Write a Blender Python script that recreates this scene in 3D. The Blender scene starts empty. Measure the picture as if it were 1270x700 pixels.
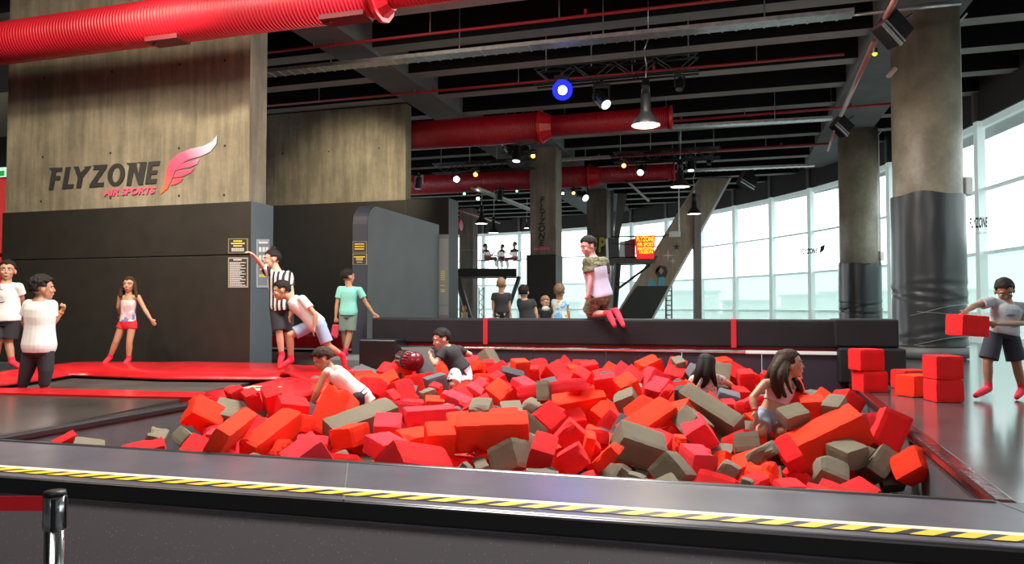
import bpy, bmesh, math, random
from mathutils import Vector, Matrix, Quaternion, Euler, noise
random.seed(7)
C = bpy.context.scene.collection
PI = math.pi
# ------------------------------------------------------------------ camera
F_PX = 917.0
TH = math.atan(30/917.0)
CT, ST = math.cos(TH), math.sin(TH)
EYE = Vector((0, 0, 1.7))
cam = bpy.data.cameras.new('camera'); cam.sensor_width = 36; cam.lens = F_PX/1270*36
cam.clip_end = 2000
co = bpy.data.objects.new('camera', cam); C.objects.link(co)
co.location = EYE; co.rotation_euler = (PI/2+TH, 0, 0)
bpy.context.scene.camera = co
def ray(px, py):
    x = (px-635)/F_PX; u = (350-py)/F_PX
    return Vector((x, CT-u*ST, ST+u*CT))
def PY(px, py, Y):
    r = ray(px, py); return EYE+r*(Y/r.y)
def PZ(px, py, z):
    r = ray(px, py); return EYE+r*((z-1.7)/r.z)
def PL(px, py, p0, n):
    r = ray(px, py); return EYE+r*((Vector(p0)-EYE).dot(n)/r.dot(n))
# ------------------------------------------------------------------ materials
MATS = {}
def mat(name, col, rough=.6, metal=0, bump=0, bscale=60, var=0, vscale=3, emit=None, estr=0, spec=.5, coat=0, dist=.01):
    if name in MATS: return MATS[name]
    m = bpy.data.materials.new(name); m.use_nodes = True; nt = m.node_tree; N = nt.nodes; L = nt.links
    b = N['Principled BSDF']
    b.inputs['Base Color'].default_value = (*col, 1); b.inputs['Roughness'].default_value = rough
    b.inputs['Metallic'].default_value = metal; b.inputs['Specular IOR Level'].default_value = spec
    if coat: b.inputs['Coat Weight'].default_value = coat; b.inputs['Coat Roughness'].default_value = .15
    tc = N.new('ShaderNodeTexCoord')
    if var:
        n = N.new('ShaderNodeTexNoise'); n.inputs['Scale'].default_value = vscale; n.inputs['Detail'].default_value = 5
        L.new(tc.outputs['Object'], n.inputs['Vector'])
        cr = N.new('ShaderNodeValToRGB'); cr.color_ramp.elements[0].position = .3; cr.color_ramp.elements[1].position = .7
        cr.color_ramp.elements[0].color = (*[c*(1-var) for c in col], 1); cr.color_ramp.elements[1].color = (*[min(1, c*(1+var)) for c in col], 1)
        L.new(n.outputs['Fac'], cr.inputs['Fac']); L.new(cr.outputs['Color'], b.inputs['Base Color'])
    if bump:
        n = N.new('ShaderNodeTexNoise'); n.inputs['Scale'].default_value = bscale; n.inputs['Detail'].default_value = 4
        L.new(tc.outputs['Object'], n.inputs['Vector'])
        bp = N.new('ShaderNodeBump'); bp.inputs['Strength'].default_value = bump; bp.inputs['Distance'].default_value = dist
        L.new(n.outputs['Fac'], bp.inputs['Height']); L.new(bp.outputs['Normal'], b.inputs['Normal'])
    if emit is not None:
        b.inputs['Emission Color'].default_value = (*emit, 1); b.inputs['Emission Strength'].default_value = estr
    MATS[name] = m; return m
def nodes(m): return m.node_tree.nodes, m.node_tree.links, m.node_tree.nodes['Principled BSDF']
def concrete(name, base, warm, stretch=(2.2, 2.2, .22)):
    m = mat(name, base, .8, bump=.35, bscale=14, dist=.02); N, L, b = nodes(m)
    tc = N.new('ShaderNodeTexCoord'); mp = N.new('ShaderNodeMapping'); mp.inputs['Scale'].default_value = stretch
    L.new(tc.outputs['Object'], mp.inputs['Vector'])
    n1 = N.new('ShaderNodeTexNoise'); n1.inputs['Scale'].default_value = 2.6; n1.inputs['Detail'].default_value = 7; n1.inputs['Roughness'].default_value = .65
    L.new(mp.outputs['Vector'], n1.inputs['Vector'])
    n2 = N.new('ShaderNodeTexNoise'); n2.inputs['Scale'].default_value = .9; n2.inputs['Detail'].default_value = 8; n2.inputs['Roughness'].default_value = .7
    L.new(tc.outputs['Object'], n2.inputs['Vector'])
    a = N.new('ShaderNodeMath'); a.operation = 'ADD'; L.new(n1.outputs['Fac'], a.inputs[0]); L.new(n2.outputs['Fac'], a.inputs[1])
    cr = N.new('ShaderNodeValToRGB'); cr.color_ramp.elements[0].position = .38*2*.5+.05; cr.color_ramp.elements[1].position = .66
    cr.color_ramp.elements[0].color = (*[c*.8 for c in base], 1); cr.color_ramp.elements[1].color = (*warm, 1)
    h = N.new('ShaderNodeMath'); h.operation = 'MULTIPLY'; h.inputs[1].default_value = .5; L.new(a.outputs[0], h.inputs[0])
    L.new(h.outputs[0], cr.inputs['Fac']); L.new(cr.outputs['Color'], b.inputs['Base Color'])
    return m
CONC = concrete('concrete_wall', (.19, .165, .115), (.335, .29, .205))
CONC2 = concrete('concrete_column', (.24, .205, .15), (.36, .31, .225), (1, 1, .8)); CONC2.node_tree.nodes['Principled BSDF'].inputs['Roughness'].default_value = .42
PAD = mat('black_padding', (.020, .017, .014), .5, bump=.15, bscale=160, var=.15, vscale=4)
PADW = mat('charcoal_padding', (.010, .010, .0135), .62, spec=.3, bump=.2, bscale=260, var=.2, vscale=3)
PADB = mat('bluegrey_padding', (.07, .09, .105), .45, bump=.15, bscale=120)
DECK = mat('dark_vinyl_deck', (.085, .082, .10), .3, bump=.12, bscale=22, var=.25, vscale=2.2, dist=.004)
FLOORM = mat('glossy_dark_floor', (.05, .052, .053), .17, bump=.08, bscale=10, var=.3, vscale=1.5, dist=.004)
CARPET = mat('speckled_carpet', (.02, .02, .022), .85, bump=.5, bscale=420)
def _speck():
    N, L, b = nodes(CARPET); tc = N.new('ShaderNodeTexCoord'); v = N.new('ShaderNodeTexVoronoi'); v.inputs['Scale'].default_value = 38
    L.new(tc.outputs['Object'], v.inputs['Vector']); cr = N.new('ShaderNodeValToRGB')
    cr.color_ramp.elements[0].position = .0; cr.color_ramp.elements[0].color = (.95, .9, .88, 1)
    cr.color_ramp.elements[1].position = .16; cr.color_ramp.elements[1].color = (.36, .33, .35, 1)
    L.new(v.outputs['Distance'], cr.inputs['Fac']); L.new(cr.outputs['Color'], b.inputs['Base Color'])
_speck()
REDPAD = mat('red_vinyl', (.62, .012, .018), .28, bump=.25, bscale=9, var=.2, vscale=4, coat=.3, dist=.02)
MESHM = mat('trampoline_mat', (.05, .046, .04), .62, bump=.3, bscale=30, var=.25, vscale=2)
def ductmat(name, col):
    m = mat(name, col, .45, 0); N, L, b = nodes(m); tc = N.new('ShaderNodeTexCoord')
    w = N.new('ShaderNodeTexWave'); w.wave_type = 'BANDS'; w.bands_direction = 'Z'; w.inputs['Scale'].default_value = 5.5; w.inputs['Distortion'].default_value = .6; w.inputs['Detail'].default_value = 1
    L.new(tc.outputs['Object'], w.inputs['Vector']); bp = N.new('ShaderNodeBump'); bp.inputs['Strength'].default_value = .6; bp.inputs['Distance'].default_value = .02
    L.new(w.outputs['Fac'], bp.inputs['Height']); L.new(bp.outputs['Normal'], b.inputs['Normal']); return m
DUCT = ductmat('red_duct', (.44, .005, .016))
DUCTF = mat('red_duct_flange', (.60, .010, .02), .35)
CEIL = mat('ceiling_black', (.009, .009, .010), .95, spec=.2)  # charcoal slab and beam sides, darkened to deepen the shade between beams
SOFF = mat('beam_soffit_lit', (.34, .31, .29), .85, var=.15, vscale=1)  # same beam paint lightened underneath to stand in for floor bounce
GIRD = mat('girder_grey', (.17, .17, .17), .85, var=.15, vscale=1)
STEEL = mat('galvanised_steel', (.5, .5, .5), .35, .8, var=.2, vscale=8)
CHROME = mat('brushed_chrome', (.62, .66, .68), .18, 1)
BLACK = mat('black_metal', (.012, .012, .013), .45, .3)
REDPIPE = mat('red_pipe_paint', (.38, .02, .025), .45)
MULL = mat('window_mullion', (.74, .84, .82), .5, var=.04, emit=(.62, .80, .77), estr=.22)  # faint emission put into the frames so they stay pale against daylight
BRONZE = mat('dark_post', (.1, .095, .09), .6)
WHITE = mat('white_paint', (.75, .74, .7), .5)
CREAM = mat('cream_print', (.75, .62, .45), .6)
GOLD = mat('yellow_print', (.8, .6, .06), .6, emit=(.8, .6, .06), estr=.15)
TXTW = mat('white_print', (.6, .6, .58), .6)
TXTK = mat('dark_print', (.03, .028, .028), .6)
PINKP = mat('pink_print', (.75, .09, .16), .6, emit=(.75, .09, .16), estr=.1)
# ------------------------------------------------------------------ mesh helpers
def link(name, bm, m, parent=None, smooth=False):
    me = bpy.data.meshes.new(name); bm.normal_update(); bm.to_mesh(me); bm.free()
    for x in (m if isinstance(m, (list, tuple)) else [m]): me.materials.append(x)
    if smooth:
        for p in me.polygons: p.use_smooth = True
    o = bpy.data.objects.new(name, me); C.objects.link(o)
    if parent is not None: o.parent = parent
    return o
def tag(o, label=None, cat=None, group=None, kind=None):
    if label: o['label'] = label
    if cat: o['category'] = cat
    if group: o['group'] = group
    if kind: o['kind'] = kind
    return o
def thing(name, label, cat, loc=(0, 0, 0), rz=0, group=None):
    o = bpy.data.objects.new(name, None); C.objects.link(o); o.location = loc; o.rotation_euler = (0, 0, rz)
    return tag(o, label, cat, group)
def wthing(name, label, cat, group=None): return thing(name, label, cat, group=group)   # children in world coordinates
def struct(name, bm, m, smooth=False): return tag(link(name, bm, m, None, smooth), kind='structure')
def add_box(bm, M, dims, mi=0, bevel=0, seg=2):
    g = bmesh.ops.create_cube(bm, size=1, matrix=M @ Matrix.Diagonal((*dims, 1)))
    fs = set(f for v in g['verts'] for f in v.link_faces)
    for f in fs: f.material_index = mi
    if bevel:
        es = list(set(e for v in g['verts'] for e in v.link_edges))
        r = bmesh.ops.bevel(bm, geom=es, offset=bevel, segments=seg, affect='EDGES', profile=.5)
        for f in r['faces']: f.material_index = mi
def T(x, y, z, rz=0, rx=0, ry=0): return Matrix.Translation((x, y, z)) @ Euler((rx, ry, rz)).to_matrix().to_4x4()
def frame(p, zdir, up=Vector((0, 0, 1))):
    z = Vector(zdir).normalized(); x = up.cross(z)
    if x.length < 1e-4: x = Vector((1, 0, 0)).cross(z)
    x.normalize(); y = z.cross(x)
    M = Matrix((x, y, z)).transposed().to_4x4(); M.translation = p; return M
def add_tube(bm, p0, p1, r0, r1=None, seg=14, mi=0, cap=True):
    p0, p1 = Vector(p0), Vector(p1); r1 = r0 if r1 is None else r1
    d = p1-p0
    g = bmesh.ops.create_cone(bm, cap_ends=cap, segments=seg, radius1=r0, radius2=r1, depth=d.length, matrix=frame((p0+p1)/2, d))
    for f in set(f for v in g['verts'] for f in v.link_faces): f.material_index = mi
def add_path(bm, pts, r, seg=10, mi=0):
    for a, b in zip(pts[:-1], pts[1:]): add_tube(bm, a, b, r, seg=seg, mi=mi)
    for p in pts[1:-1]: add_ball(bm, p, r, seg=8, mi=mi)
def add_ball(bm, p, r, seg=14, mi=0, sc=(1, 1, 1), R=None):
    M = Matrix.Translation(p) @ (R.to_4x4() if R else Matrix()) @ Matrix.Diagonal((r*sc[0], r*sc[1], r*sc[2], 1))
    nv = max(6, seg//2+2); top = bm.verts.new(M @ Vector((0, 0, 1))); bot = bm.verts.new(M @ Vector((0, 0, -1))); rows = []
    for j in range(1, nv):
        ph = PI*j/nv; rows.append([bm.verts.new(M @ Vector((math.sin(ph)*math.cos(2*PI*i/seg), math.sin(ph)*math.sin(2*PI*i/seg), math.cos(ph)))) for i in range(seg)])
    fs = []
    for i in range(seg):
        k_ = (i+1) % seg
        fs.append(bm.faces.new((top, rows[0][i], rows[0][k_]))); fs.append(bm.faces.new((bot, rows[-1][k_], rows[-1][i])))
        for q, w_ in zip(rows[:-1], rows[1:]): fs.append(bm.faces.new((q[i], w_[i], w_[k_], q[k_])))
    for f in fs: f.material_index = mi
def add_prism(bm, pts, z0, z1, mi=0, bevel=0):
    """pts: xy polygon"""
    lo = [bm.verts.new((p[0], p[1], z0)) for p in pts]; hi = [bm.verts.new((p[0], p[1], z1)) for p in pts]
    n = len(pts); fs = [bm.faces.new(lo[::-1]), bm.faces.new(hi)]
    for i in range(n): fs.append(bm.faces.new((lo[i], lo[(i+1) % n], hi[(i+1) % n], hi[i])))
    for f in fs: f.material_index = mi
    bmesh.ops.recalc_face_normals(bm, faces=fs)
    if bevel:
        es = list(set(e for f in fs for e in f.edges))
        bmesh.ops.bevel(bm, geom=es, offset=bevel, segments=2, affect='EDGES', profile=.5)
def add_slabpoly(bm, pts3, n, th, mi=0):
    """extrude an arbitrary planar 3D polygon by th along n"""
    n = Vector(n).normalized()
    a = [bm.verts.new(p) for p in pts3]; b = [bm.verts.new(Vector(p)+n*th) for p in pts3]; k = len(a)
    fs = [bm.faces.new(a), bm.faces.new(b[::-1])]+[bm.faces.new((a[i], b[i], b[(i+1) % k], a[(i+1) % k])) for i in range(k)]
    for f in fs: f.material_index = mi
    bmesh.ops.recalc_face_normals(bm, faces=fs)
def BM(): return bmesh.new()
def lerp(a, b, t): return a+(b-a)*t
def cr_(p0, p1, p2, p3, t): return .5*((2*p1)+(-p0+p2)*t+(2*p0-5*p1+4*p2-p3)*t*t+(-p0+3*p1-3*p2+p3)*t**3)
def box_obj(name, x, y, z0, z1, lx, ly, ang, m, parent=None, bevel=0):
    bm = BM(); add_box(bm, T(x, y, (z0+z1)/2, ang), (lx, ly, z1-z0), bevel=bevel); return link(name, bm, m, parent)
def text(name, body, M, size, m, parent=None, ext=.002, shear=0, bold=0, align='CENTER', sx=1, space=1.0, line=1.0):
    c = bpy.data.curves.new(name, 'FONT'); c.body = body; c.size = size; c.extrude = ext; c.shear = shear; c.offset = bold
    c.align_x = align; c.align_y = 'CENTER'; c.space_character = space; c.space_line = line
    c.materials.append(m); o = bpy.data.objects.new(name, c); C.objects.link(o)
    dg = bpy.context.evaluated_depsgraph_get(); me = bpy.data.meshes.new_from_object(o.evaluated_get(dg)); bpy.data.objects.remove(o)
    if not me.materials: me.materials.append(m)
    o = bpy.data.objects.new(name, me); C.objects.link(o)
    o.matrix_world = M @ Matrix.Diagonal((sx, 1, 1, 1))
    if parent is not None:
        o.parent = parent
    return o
def wallM(p, xdir, up=Vector((0, 0, 1)), off=.01):
    """matrix whose X runs along xdir, Y up, Z out of the wall"""
    x = Vector(xdir).normalized(); y = Vector(up).normalized(); z = x.cross(y)
    M = Matrix((x, y, z)).transposed().to_4x4(); M.translation = Vector(p)+z*off; return M
U = Vector((.958, -.287, 0)); V = Vector((.287, .958, 0)); UA = math.atan2(-.287, .958)
# ------------------------------------------------------------------ people
def skin_mat(name, col):
    m = mat(name, col, .5, bump=.08, bscale=60, var=.06, vscale=6); N, L, b = nodes(m)
    b.inputs['Subsurface Weight'].default_value = .08; b.inputs['Subsurface Radius'].default_value = (.02, .008, .005); return m
SK = {'fair': skin_mat('skin_fair', (.60, .34, .24)), 'tan': skin_mat('skin_tan', (.46, .235, .14)), 'brown': skin_mat('skin_brown', (.30, .15, .09)), 'pink': skin_mat('skin_pinkish', (.62, .30, .28))}
def cloth(name, col, var=.06): return mat(name, col, .85, bump=.5, bscale=9, var=var, vscale=7, dist=.007)
HK = mat('hair_black', (.012, .009, .008), .7, spec=.2, bump=.8, bscale=90, dist=.004); HB = mat('hair_brown', (.034, .019, .011), .7, spec=.2, bump=.8, bscale=90, dist=.004)
HL = mat('hair_light', (.26, .15, .08), .6, bump=.5, bscale=120, dist=.003); HC = mat('hair_curly', (.17, .09, .045), .6, bump=1, bscale=60, dist=.01)
WTEE = cloth('white_tee', (.74, .73, .71)); BTEE = cloth('black_tee', (.02, .02, .024)); TTEE = cloth('turquoise_tee', (.22, .60, .52)); GTEE = cloth('grey_tee', (.36, .38, .42))
BSHORT = cloth('black_shorts', (.018, .018, .022)); NAVY = cloth('navy_shorts', (.02, .024, .04)); LBLUE = cloth('light_blue_shorts', (.30, .38, .56)); SAGE = cloth('sage_shorts', (.16, .22, .19))
TANK = cloth('white_tank', (.80, .79, .75)); REDS = cloth('red_shorts', (.62, .015, .03)); SOCK = cloth('red_sock', (.66, .02, .05)); PINKT = cloth('pink_top', (.66, .38, .38)); DENIM = cloth('denim', (.27, .33, .42), .2)
def pattern(name, cols, scale, kind='noise', pos=None, mapping=(1, 1, 1)):
    m = mat(name, cols[0], .85, bump=.4, bscale=12, dist=.01); N, L, b = nodes(m); tc = N.new('ShaderNodeTexCoord'); mp = N.new('ShaderNodeMapping'); mp.inputs['Scale'].default_value = mapping
    L.new(tc.outputs['Object'], mp.inputs['Vector'])
    if kind == 'noise': t = N.new('ShaderNodeTexNoise'); t.inputs['Detail'].default_value = 2; out = t.outputs['Fac']
    elif kind == 'vor': t = N.new('ShaderNodeTexVoronoi'); out = t.outputs['Distance']
    elif kind == 'cell': t = N.new('ShaderNodeTexVoronoi'); t.distance = 'CHEBYCHEV'; out = t.outputs['Color']
    else: t = N.new('ShaderNodeTexWave'); t.inputs['Distortion'].default_value = .8; out = t.outputs['Fac']
    t.inputs['Scale'].default_value = scale; L.new(mp.outputs['Vector'], t.inputs['Vector'])
    cr = N.new('ShaderNodeValToRGB'); cr.color_ramp.interpolation = 'CONSTANT'; e = cr.color_ramp.elements
    pos = pos or [i/len(cols) for i in range(len(cols))]
    e[0].position = pos[0]; e[0].color = (*cols[0], 1); e[1].position = pos[1]; e[1].color = (*cols[1], 1)
    for c, p in zip(cols[2:], pos[2:]): x = e.new(p); x.color = (*c, 1)
    L.new(out, cr.inputs['Fac']); L.new(cr.outputs['Color'], b.inputs['Base Color']); return m
CAMO = pattern('camouflage', [(.05, .05, .025), (.17, .16, .09), (.09, .10, .05), (.24, .22, .14)], 9, pos=[0, .42, .5, .58], mapping=(1, 1, 2.4))
STRIPE = pattern('referee_stripes', [(.015, .015, .015), (.72, .72, .70)], 4.6, 'wave', [0, .5])
FLOR = pattern('floral_black', [(.7, .7, .68), (.02, .02, .022)], 16, 'vor', [0, .33])
MARB = pattern('white_marble_shorts', [(.04, .04, .06), (.68, .70, .78)], 13, 'noise', [0, .40])
PATCHT = pattern('patchwork_top', [(.60, .55, .50), (.16, .2, .48), (.66, .62, .58), (.66, .36, .42)], 14, 'cell', [0, .34, .50, .74])
TIE = pattern('colourful_tee', [(.14, .42, .72), (.62, .72, .78), (.7, .62, .2), (.62, .14, .08), (.5, .66, .78)], 9, 'noise', [0, .42, .58, .64, .68])
LACE = pattern('speckled_blouse', [(.30, .22, .20), (.62, .52, .48)], 40, 'noise', [0, .42])
def remesh(name, bm, m, voxel, parent, it=3, fac=.5):
    me = bpy.data.meshes.new('raw'); bm.to_mesh(me); bm.free(); o = bpy.data.objects.new('raw', me); C.objects.link(o)
    r = o.modifiers.new('r', 'REMESH'); r.mode = 'VOXEL'; r.voxel_size = voxel; r.use_smooth_shade = True
    s = o.modifiers.new('s', 'SMOOTH'); s.iterations = it; s.factor = fac
    dg = bpy.context.evaluated_depsgraph_get(); ne = bpy.data.meshes.new_from_object(o.evaluated_get(dg)); bpy.data.objects.remove(o); bpy.data.meshes.remove(me)
    ne.materials.clear()
    for x in (m if isinstance(m, (list, tuple)) else [m]): ne.materials.append(x)
    for p in ne.polygons: p.use_smooth = True
    q = bpy.data.objects.new(name, ne); C.objects.link(q)
    if parent is not None: q.parent = parent
    return q
def caps(bm, a, b, ra, rb, seg=14): add_tube(bm, a, b, ra, rb, seg); add_ball(bm, a, ra, seg); add_ball(bm, b, rb, seg)
def ell(bm, c, R, sc, seg=18): add_ball(bm, c, 1, seg, 0, sc, R)
def loft(bm, secs, n=20):
    rows = []
    for (c, x, y, rx, ry) in secs: rows.append([bm.verts.new(c+x*(rx*math.copysign(abs(math.cos(a))**.85, math.cos(a)))+y*(ry*math.copysign(abs(math.sin(a))**.85, math.sin(a)))) for a in [2*PI*i/n for i in range(n)]])
    fs = []
    for a, b in zip(rows[:-1], rows[1:]):
        for i in range(n): fs.append(bm.faces.new((a[i], a[(i+1) % n], b[(i+1) % n], b[i])))
    fs.append(bm.faces.new(rows[0][::-1])); fs.append(bm.faces.new(rows[-1])); bmesh.ops.recalc_face_normals(bm, faces=fs)
def interp(tab, t):
    for a, b in zip(tab[:-1], tab[1:]):
        if t <= b[0]: f = max(0, (t-a[0])/(b[0]-a[0])); return a[1]+(b[1]-a[1])*f, a[2]+(b[2]-a[2])*f
    return tab[-1][1], tab[-1][2]
TOR = [(-.2, .075, .07), (-.08, .112, .09), (.05, .122, .095), (.25, .112, .085), (.42, .105, .08), (.62, .116, .088), (.78, .116, .085), (.88, .092, .07), (.96, .055, .052), (1.05, .043, .043)]
def person(label, J, d, fwd, face, H=.22, skin='tan', hair=('short', HK), top=None, bottom=None, build=1.0, vox=.0075, legs=True, socks=True, curl=(.5, .5), hands=None, category='person', up_tilt=None, longhair=None, extra=None):
    """J: joint -> (px, py, depth offset); L and R mean left and right in the photo"""
    P = {k_: PY(v[0], v[1], d+(v[2] if len(v) > 2 else 0)) for k_, v in J.items()}
    s = H/.22; t = wthing('person', label, category)
    f = Vector(fwd).normalized(); g = Vector(face).normalized()
    hipc = (P['hipL']+P['hipR'])/2; neck = P['neck']; upv = neck-hipc
    side = ((P['shR']-P['shL']).normalized()+(P['hipR']-P['hipL']).normalized()).normalized()
    # facing decides the sideways axis where the joints are foreshortened
    side2 = f.cross(upv).normalized(); side2 = side2 if side2.dot(side) >= 0 else -side2
    side = (side*.3+side2*.7).normalized()
    dep = side.cross(upv).normalized(); side = upv.cross(dep).normalized()
    wd = build*s
    def tsec(t0, t1, inf=0, n=9, narrow=1):
        out = []
        for i in range(n):
            q = t0+(t1-t0)*i/(n-1); rx, ry = interp(TOR, q); g_ = inf+(.011*s*max(0, .5-q) if inf > .015*s and t1 > .5 else 0); out.append((hipc+upv*q, side, dep, rx*wd*narrow+g_, ry*wd*(1+(build-1)*.6)+g_))
        return out
    bm = BM(); loft(bm, tsec(-.18, 1.03, n=14))
    chest = hipc+upv*.86
    for S in 'LR':
        sh = P['sh'+S]; caps(bm, chest+(sh-chest)*.45, sh, .050*wd, .041*wd)
        el, wr = P['el'+S], P['wr'+S]; caps(bm, sh, el, .041*wd, .031*s); caps(bm, el, lerp(el, wr, .35), .031*s, .033*s); caps(bm, lerp(el, wr, .35), wr, .033*s, .021*s)
        # hand
        hd = (P['hd'+S]-wr).normalized() if 'hd'+S in P else (wr-el).normalized()
        c_ = curl[0 if S == 'L' else 1]; sd = hd.cross(f if abs(hd.dot(f)) < .9 else Vector((0, 0, 1))).normalized(); pn = hd.cross(sd).normalized()
        if pn.dot(hipc-wr) < 0: pn = -pn
        Rm = Matrix((sd, hd, pn)).transposed(); ell(bm, wr+hd*.036*s, Rm, (.030*s, .044*s, .014*s), 14); caps(bm, wr, wr+hd*.03*s, .021*s, .02*s, 10)
        fr = max(.0072*s, vox*1.05)
        for i, (o_, ln) in enumerate(((-.024, .044), (-.008, .054), (.008, .052), (.023, .04))):
            b0 = wr+hd*.066*s+sd*o_*s; a1, a2 = c_*.55, c_*1.3
            q1 = b0+(hd*math.cos(a1)+pn*math.sin(a1)+sd*o_*3)*ln*.55*s; q2 = q1+(hd*math.cos(a2)+pn*math.sin(a2)+sd*o_*2)*ln*.55*s
            caps(bm, b0-hd*.02*s, q1, fr*1.1, fr, 8); caps(bm, q1, q2, fr, fr*.85, 8)
        th_ = 1 if S == 'L' else -1; tb = wr+hd*.02*s+sd*.02*s*th_; tm = tb+(hd*.7+sd*.7*th_+pn*.2).normalized()*.03*s; caps(bm, tb, tm, fr*1.3, fr*1.1, 8); caps(bm, tm, tm+(hd*.9+sd*.2*th_+pn*.4).normalized()*.024*s, fr*1.1, fr*.9, 8)
        if legs:
            hp, kn, an, to = P['hip'+S], P['kn'+S], P['an'+S], P['to'+S]
            caps(bm, lerp(hp, hipc, .1), kn, .070*wd, .047*s); caps(bm, kn, lerp(kn, an, .35), .046*s, .047*s); caps(bm, lerp(kn, an, .35), an, .047*s, .029*s)
            caps(bm, an, lerp(an, to, .75)-Vector((0, 0, .0)), .03*s, .024*s)
    # head
    hs = s*1.15
    hc = P['head']; hu = (hc-neck).normalized()*.5+Vector((0, 0, 1))*.8+(Vector(up_tilt) if up_tilt else Vector())
    hu = (hu-g*hu.dot(g)).normalized(); hr = g.cross(hu).normalized(); R3 = Matrix((hr, g, hu)).transposed()
    def hp_(x, y, z): return hc+(hr*x+g*y+hu*z)*hs
    ell(bm, hp_(0, -.012, .022), R3, (.071*hs, .086*hs, .083*hs), 22); ell(bm, hp_(0, .02, -.04), R3, (.054*hs, .06*hs, .06*hs)); ell(bm, hp_(0, .052, -.078), R3, (.026*hs, .02*hs, .02*hs), 12)
    for sx_ in (-1, 1):
        ell(bm, hp_(.03*sx_, .055, -.022), R3, (.026*hs, .022*hs, .024*hs), 12); ell(bm, hp_(.073*sx_, -.008, -.012), R3, (.011*hs, .018*hs, .028*hs), 12)
        ell(bm, hp_(.028*sx_, .066, .028), R3, (.026*hs, .012*hs, .010*hs), 12)
    caps(bm, hp_(0, .072, .010), hp_(0, .0865, -.020), .0085*hs, .0105*hs, 10); ell(bm, hp_(0, .070, -.052), R3, (.022*hs, .014*hs, .012*hs), 12)
    caps(bm, neck-upv*.03, hp_(0, -.015, -.045), .046*hs*build**.5, .042*hs)
    body = remesh('body', bm, SK[skin], vox, t, 2)
    for sx_ in (-1, 1):
        bm = BM(); ell(bm, hp_(.029*sx_, .068, .006), R3, (.0125*hs, .008*hs, .008*hs), 12); e = link('eye', bm, mat('eye_white', (.7, .68, .66), .25), t, True)
        bm = BM(); ell(bm, hp_(.029*sx_, .0745, .006), R3, (.006*hs, .003*hs, .0065*hs), 10); link('iris', bm, mat('iris_dark', (.02, .012, .008), .2), e, True)
        bm = BM(); caps(bm, hp_(.014*sx_, .083, .03), hp_(.043*sx_, .070, .032), .0035*hs, .003*hs, 6); link('eyebrow', bm, hair[1], t, True)
    bm = BM(); ell(bm, hp_(0, .0815, -.053), R3, (.018*hs, .005*hs, .0055*hs), 12); link('mouth', bm, mat('lips', (.36, .10, .09), .5), t, True)
    # hair
    st, hm = hair; bm = BM(); rnd = random.Random(int(hc.x*1000)); nu, nv = 44, 26; rows = []
    amp = {'short': .10, 'spiky': .2, 'buzz': .01, 'curly': .2, 'long': .06, 'bun': .1}[st]; off = {'short': 1.17, 'spiky': 1.18, 'buzz': 1.035, 'curly': 1.18, 'long': 1.14, 'bun': 1.13}[st]
    cen = hp_(0, -.016, .024)
    for j in range(1, nv):
        ph = PI*j/nv; row = []
        for i in range(nu):
            a = 2*PI*i/nu; x, y, z = math.sin(ph)*math.cos(a), math.sin(ph)*math.sin(a), math.cos(ph)
            face_ = y > .52-.22*(z < -.15) and z < .46+.10*math.sin(7*a); low = z < (-.28 if y > -.15 else -.66) or (abs(x) > .86 and z < -.02 and y > -.35 and st != 'long')
            r = off*(1+amp*noise.noise(Vector((x*(9 if st != 'curly' else 6), y*9, z*(2.5 if st in ('spiky', 'short') else 6)))+Vector((hc.x*7, 0, 0))))
            if st == 'spiky' and z > .3: r += .12*abs(math.sin(a*6+z*5))
            if face_ or low: r = .72
            row.append(bm.verts.new(cen+(hr*x*.071+g*y*.088+hu*z*.085)*r*hs))
        rows.append(row)
    for a, b in zip(rows[:-1], rows[1:]):
        for i in range(nu): bm.faces.new((a[i], a[(i+1) % nu], b[(i+1) % nu], b[i]))
    bm.faces.new(rows[0]); bm.faces.new(rows[-1][::-1]); bmesh.ops.recalc_face_normals(bm, faces=bm.faces)
    if st == 'long':
        for x_, w_ in ((-.04, .045), (0, .055), (.04, .045)): caps(bm, hp_(x_, -.045, .03), hp_(x_*1.2, -.06, -.085), w_*hs, w_*.75*hs)
    if st == 'bun': ell(bm, hp_(0, -.04, .125), R3, (.03*hs, .03*hs, .03*hs))
    if longhair:
        for (pts, r0, r1) in longhair:
            Q = [hp_(*pts[0])]+[PY(q[0], q[1], d+q[2]) for q in pts[1:]]
            # smooth path
            path_ = []
            for i in range(len(Q)-1):
                for u_ in range(5): path_.append(cr_(Q[max(i-1, 0)], Q[i], Q[i+1], Q[min(i+2, len(Q)-1)], u_/5))
            path_.append(Q[-1])
            for i in range(len(path_)-1):
                u0, u1 = i/(len(path_)-1), (i+1)/(len(path_)-1); caps(bm, path_[i], path_[i+1], 1.35*(r0+(r1-r0)*u0)*hs, 1.35*(r0+(r1-r0)*u1)*hs, 10)
    remesh('hair', bm, hm, max(vox, .006), t, 1, .4)
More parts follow.
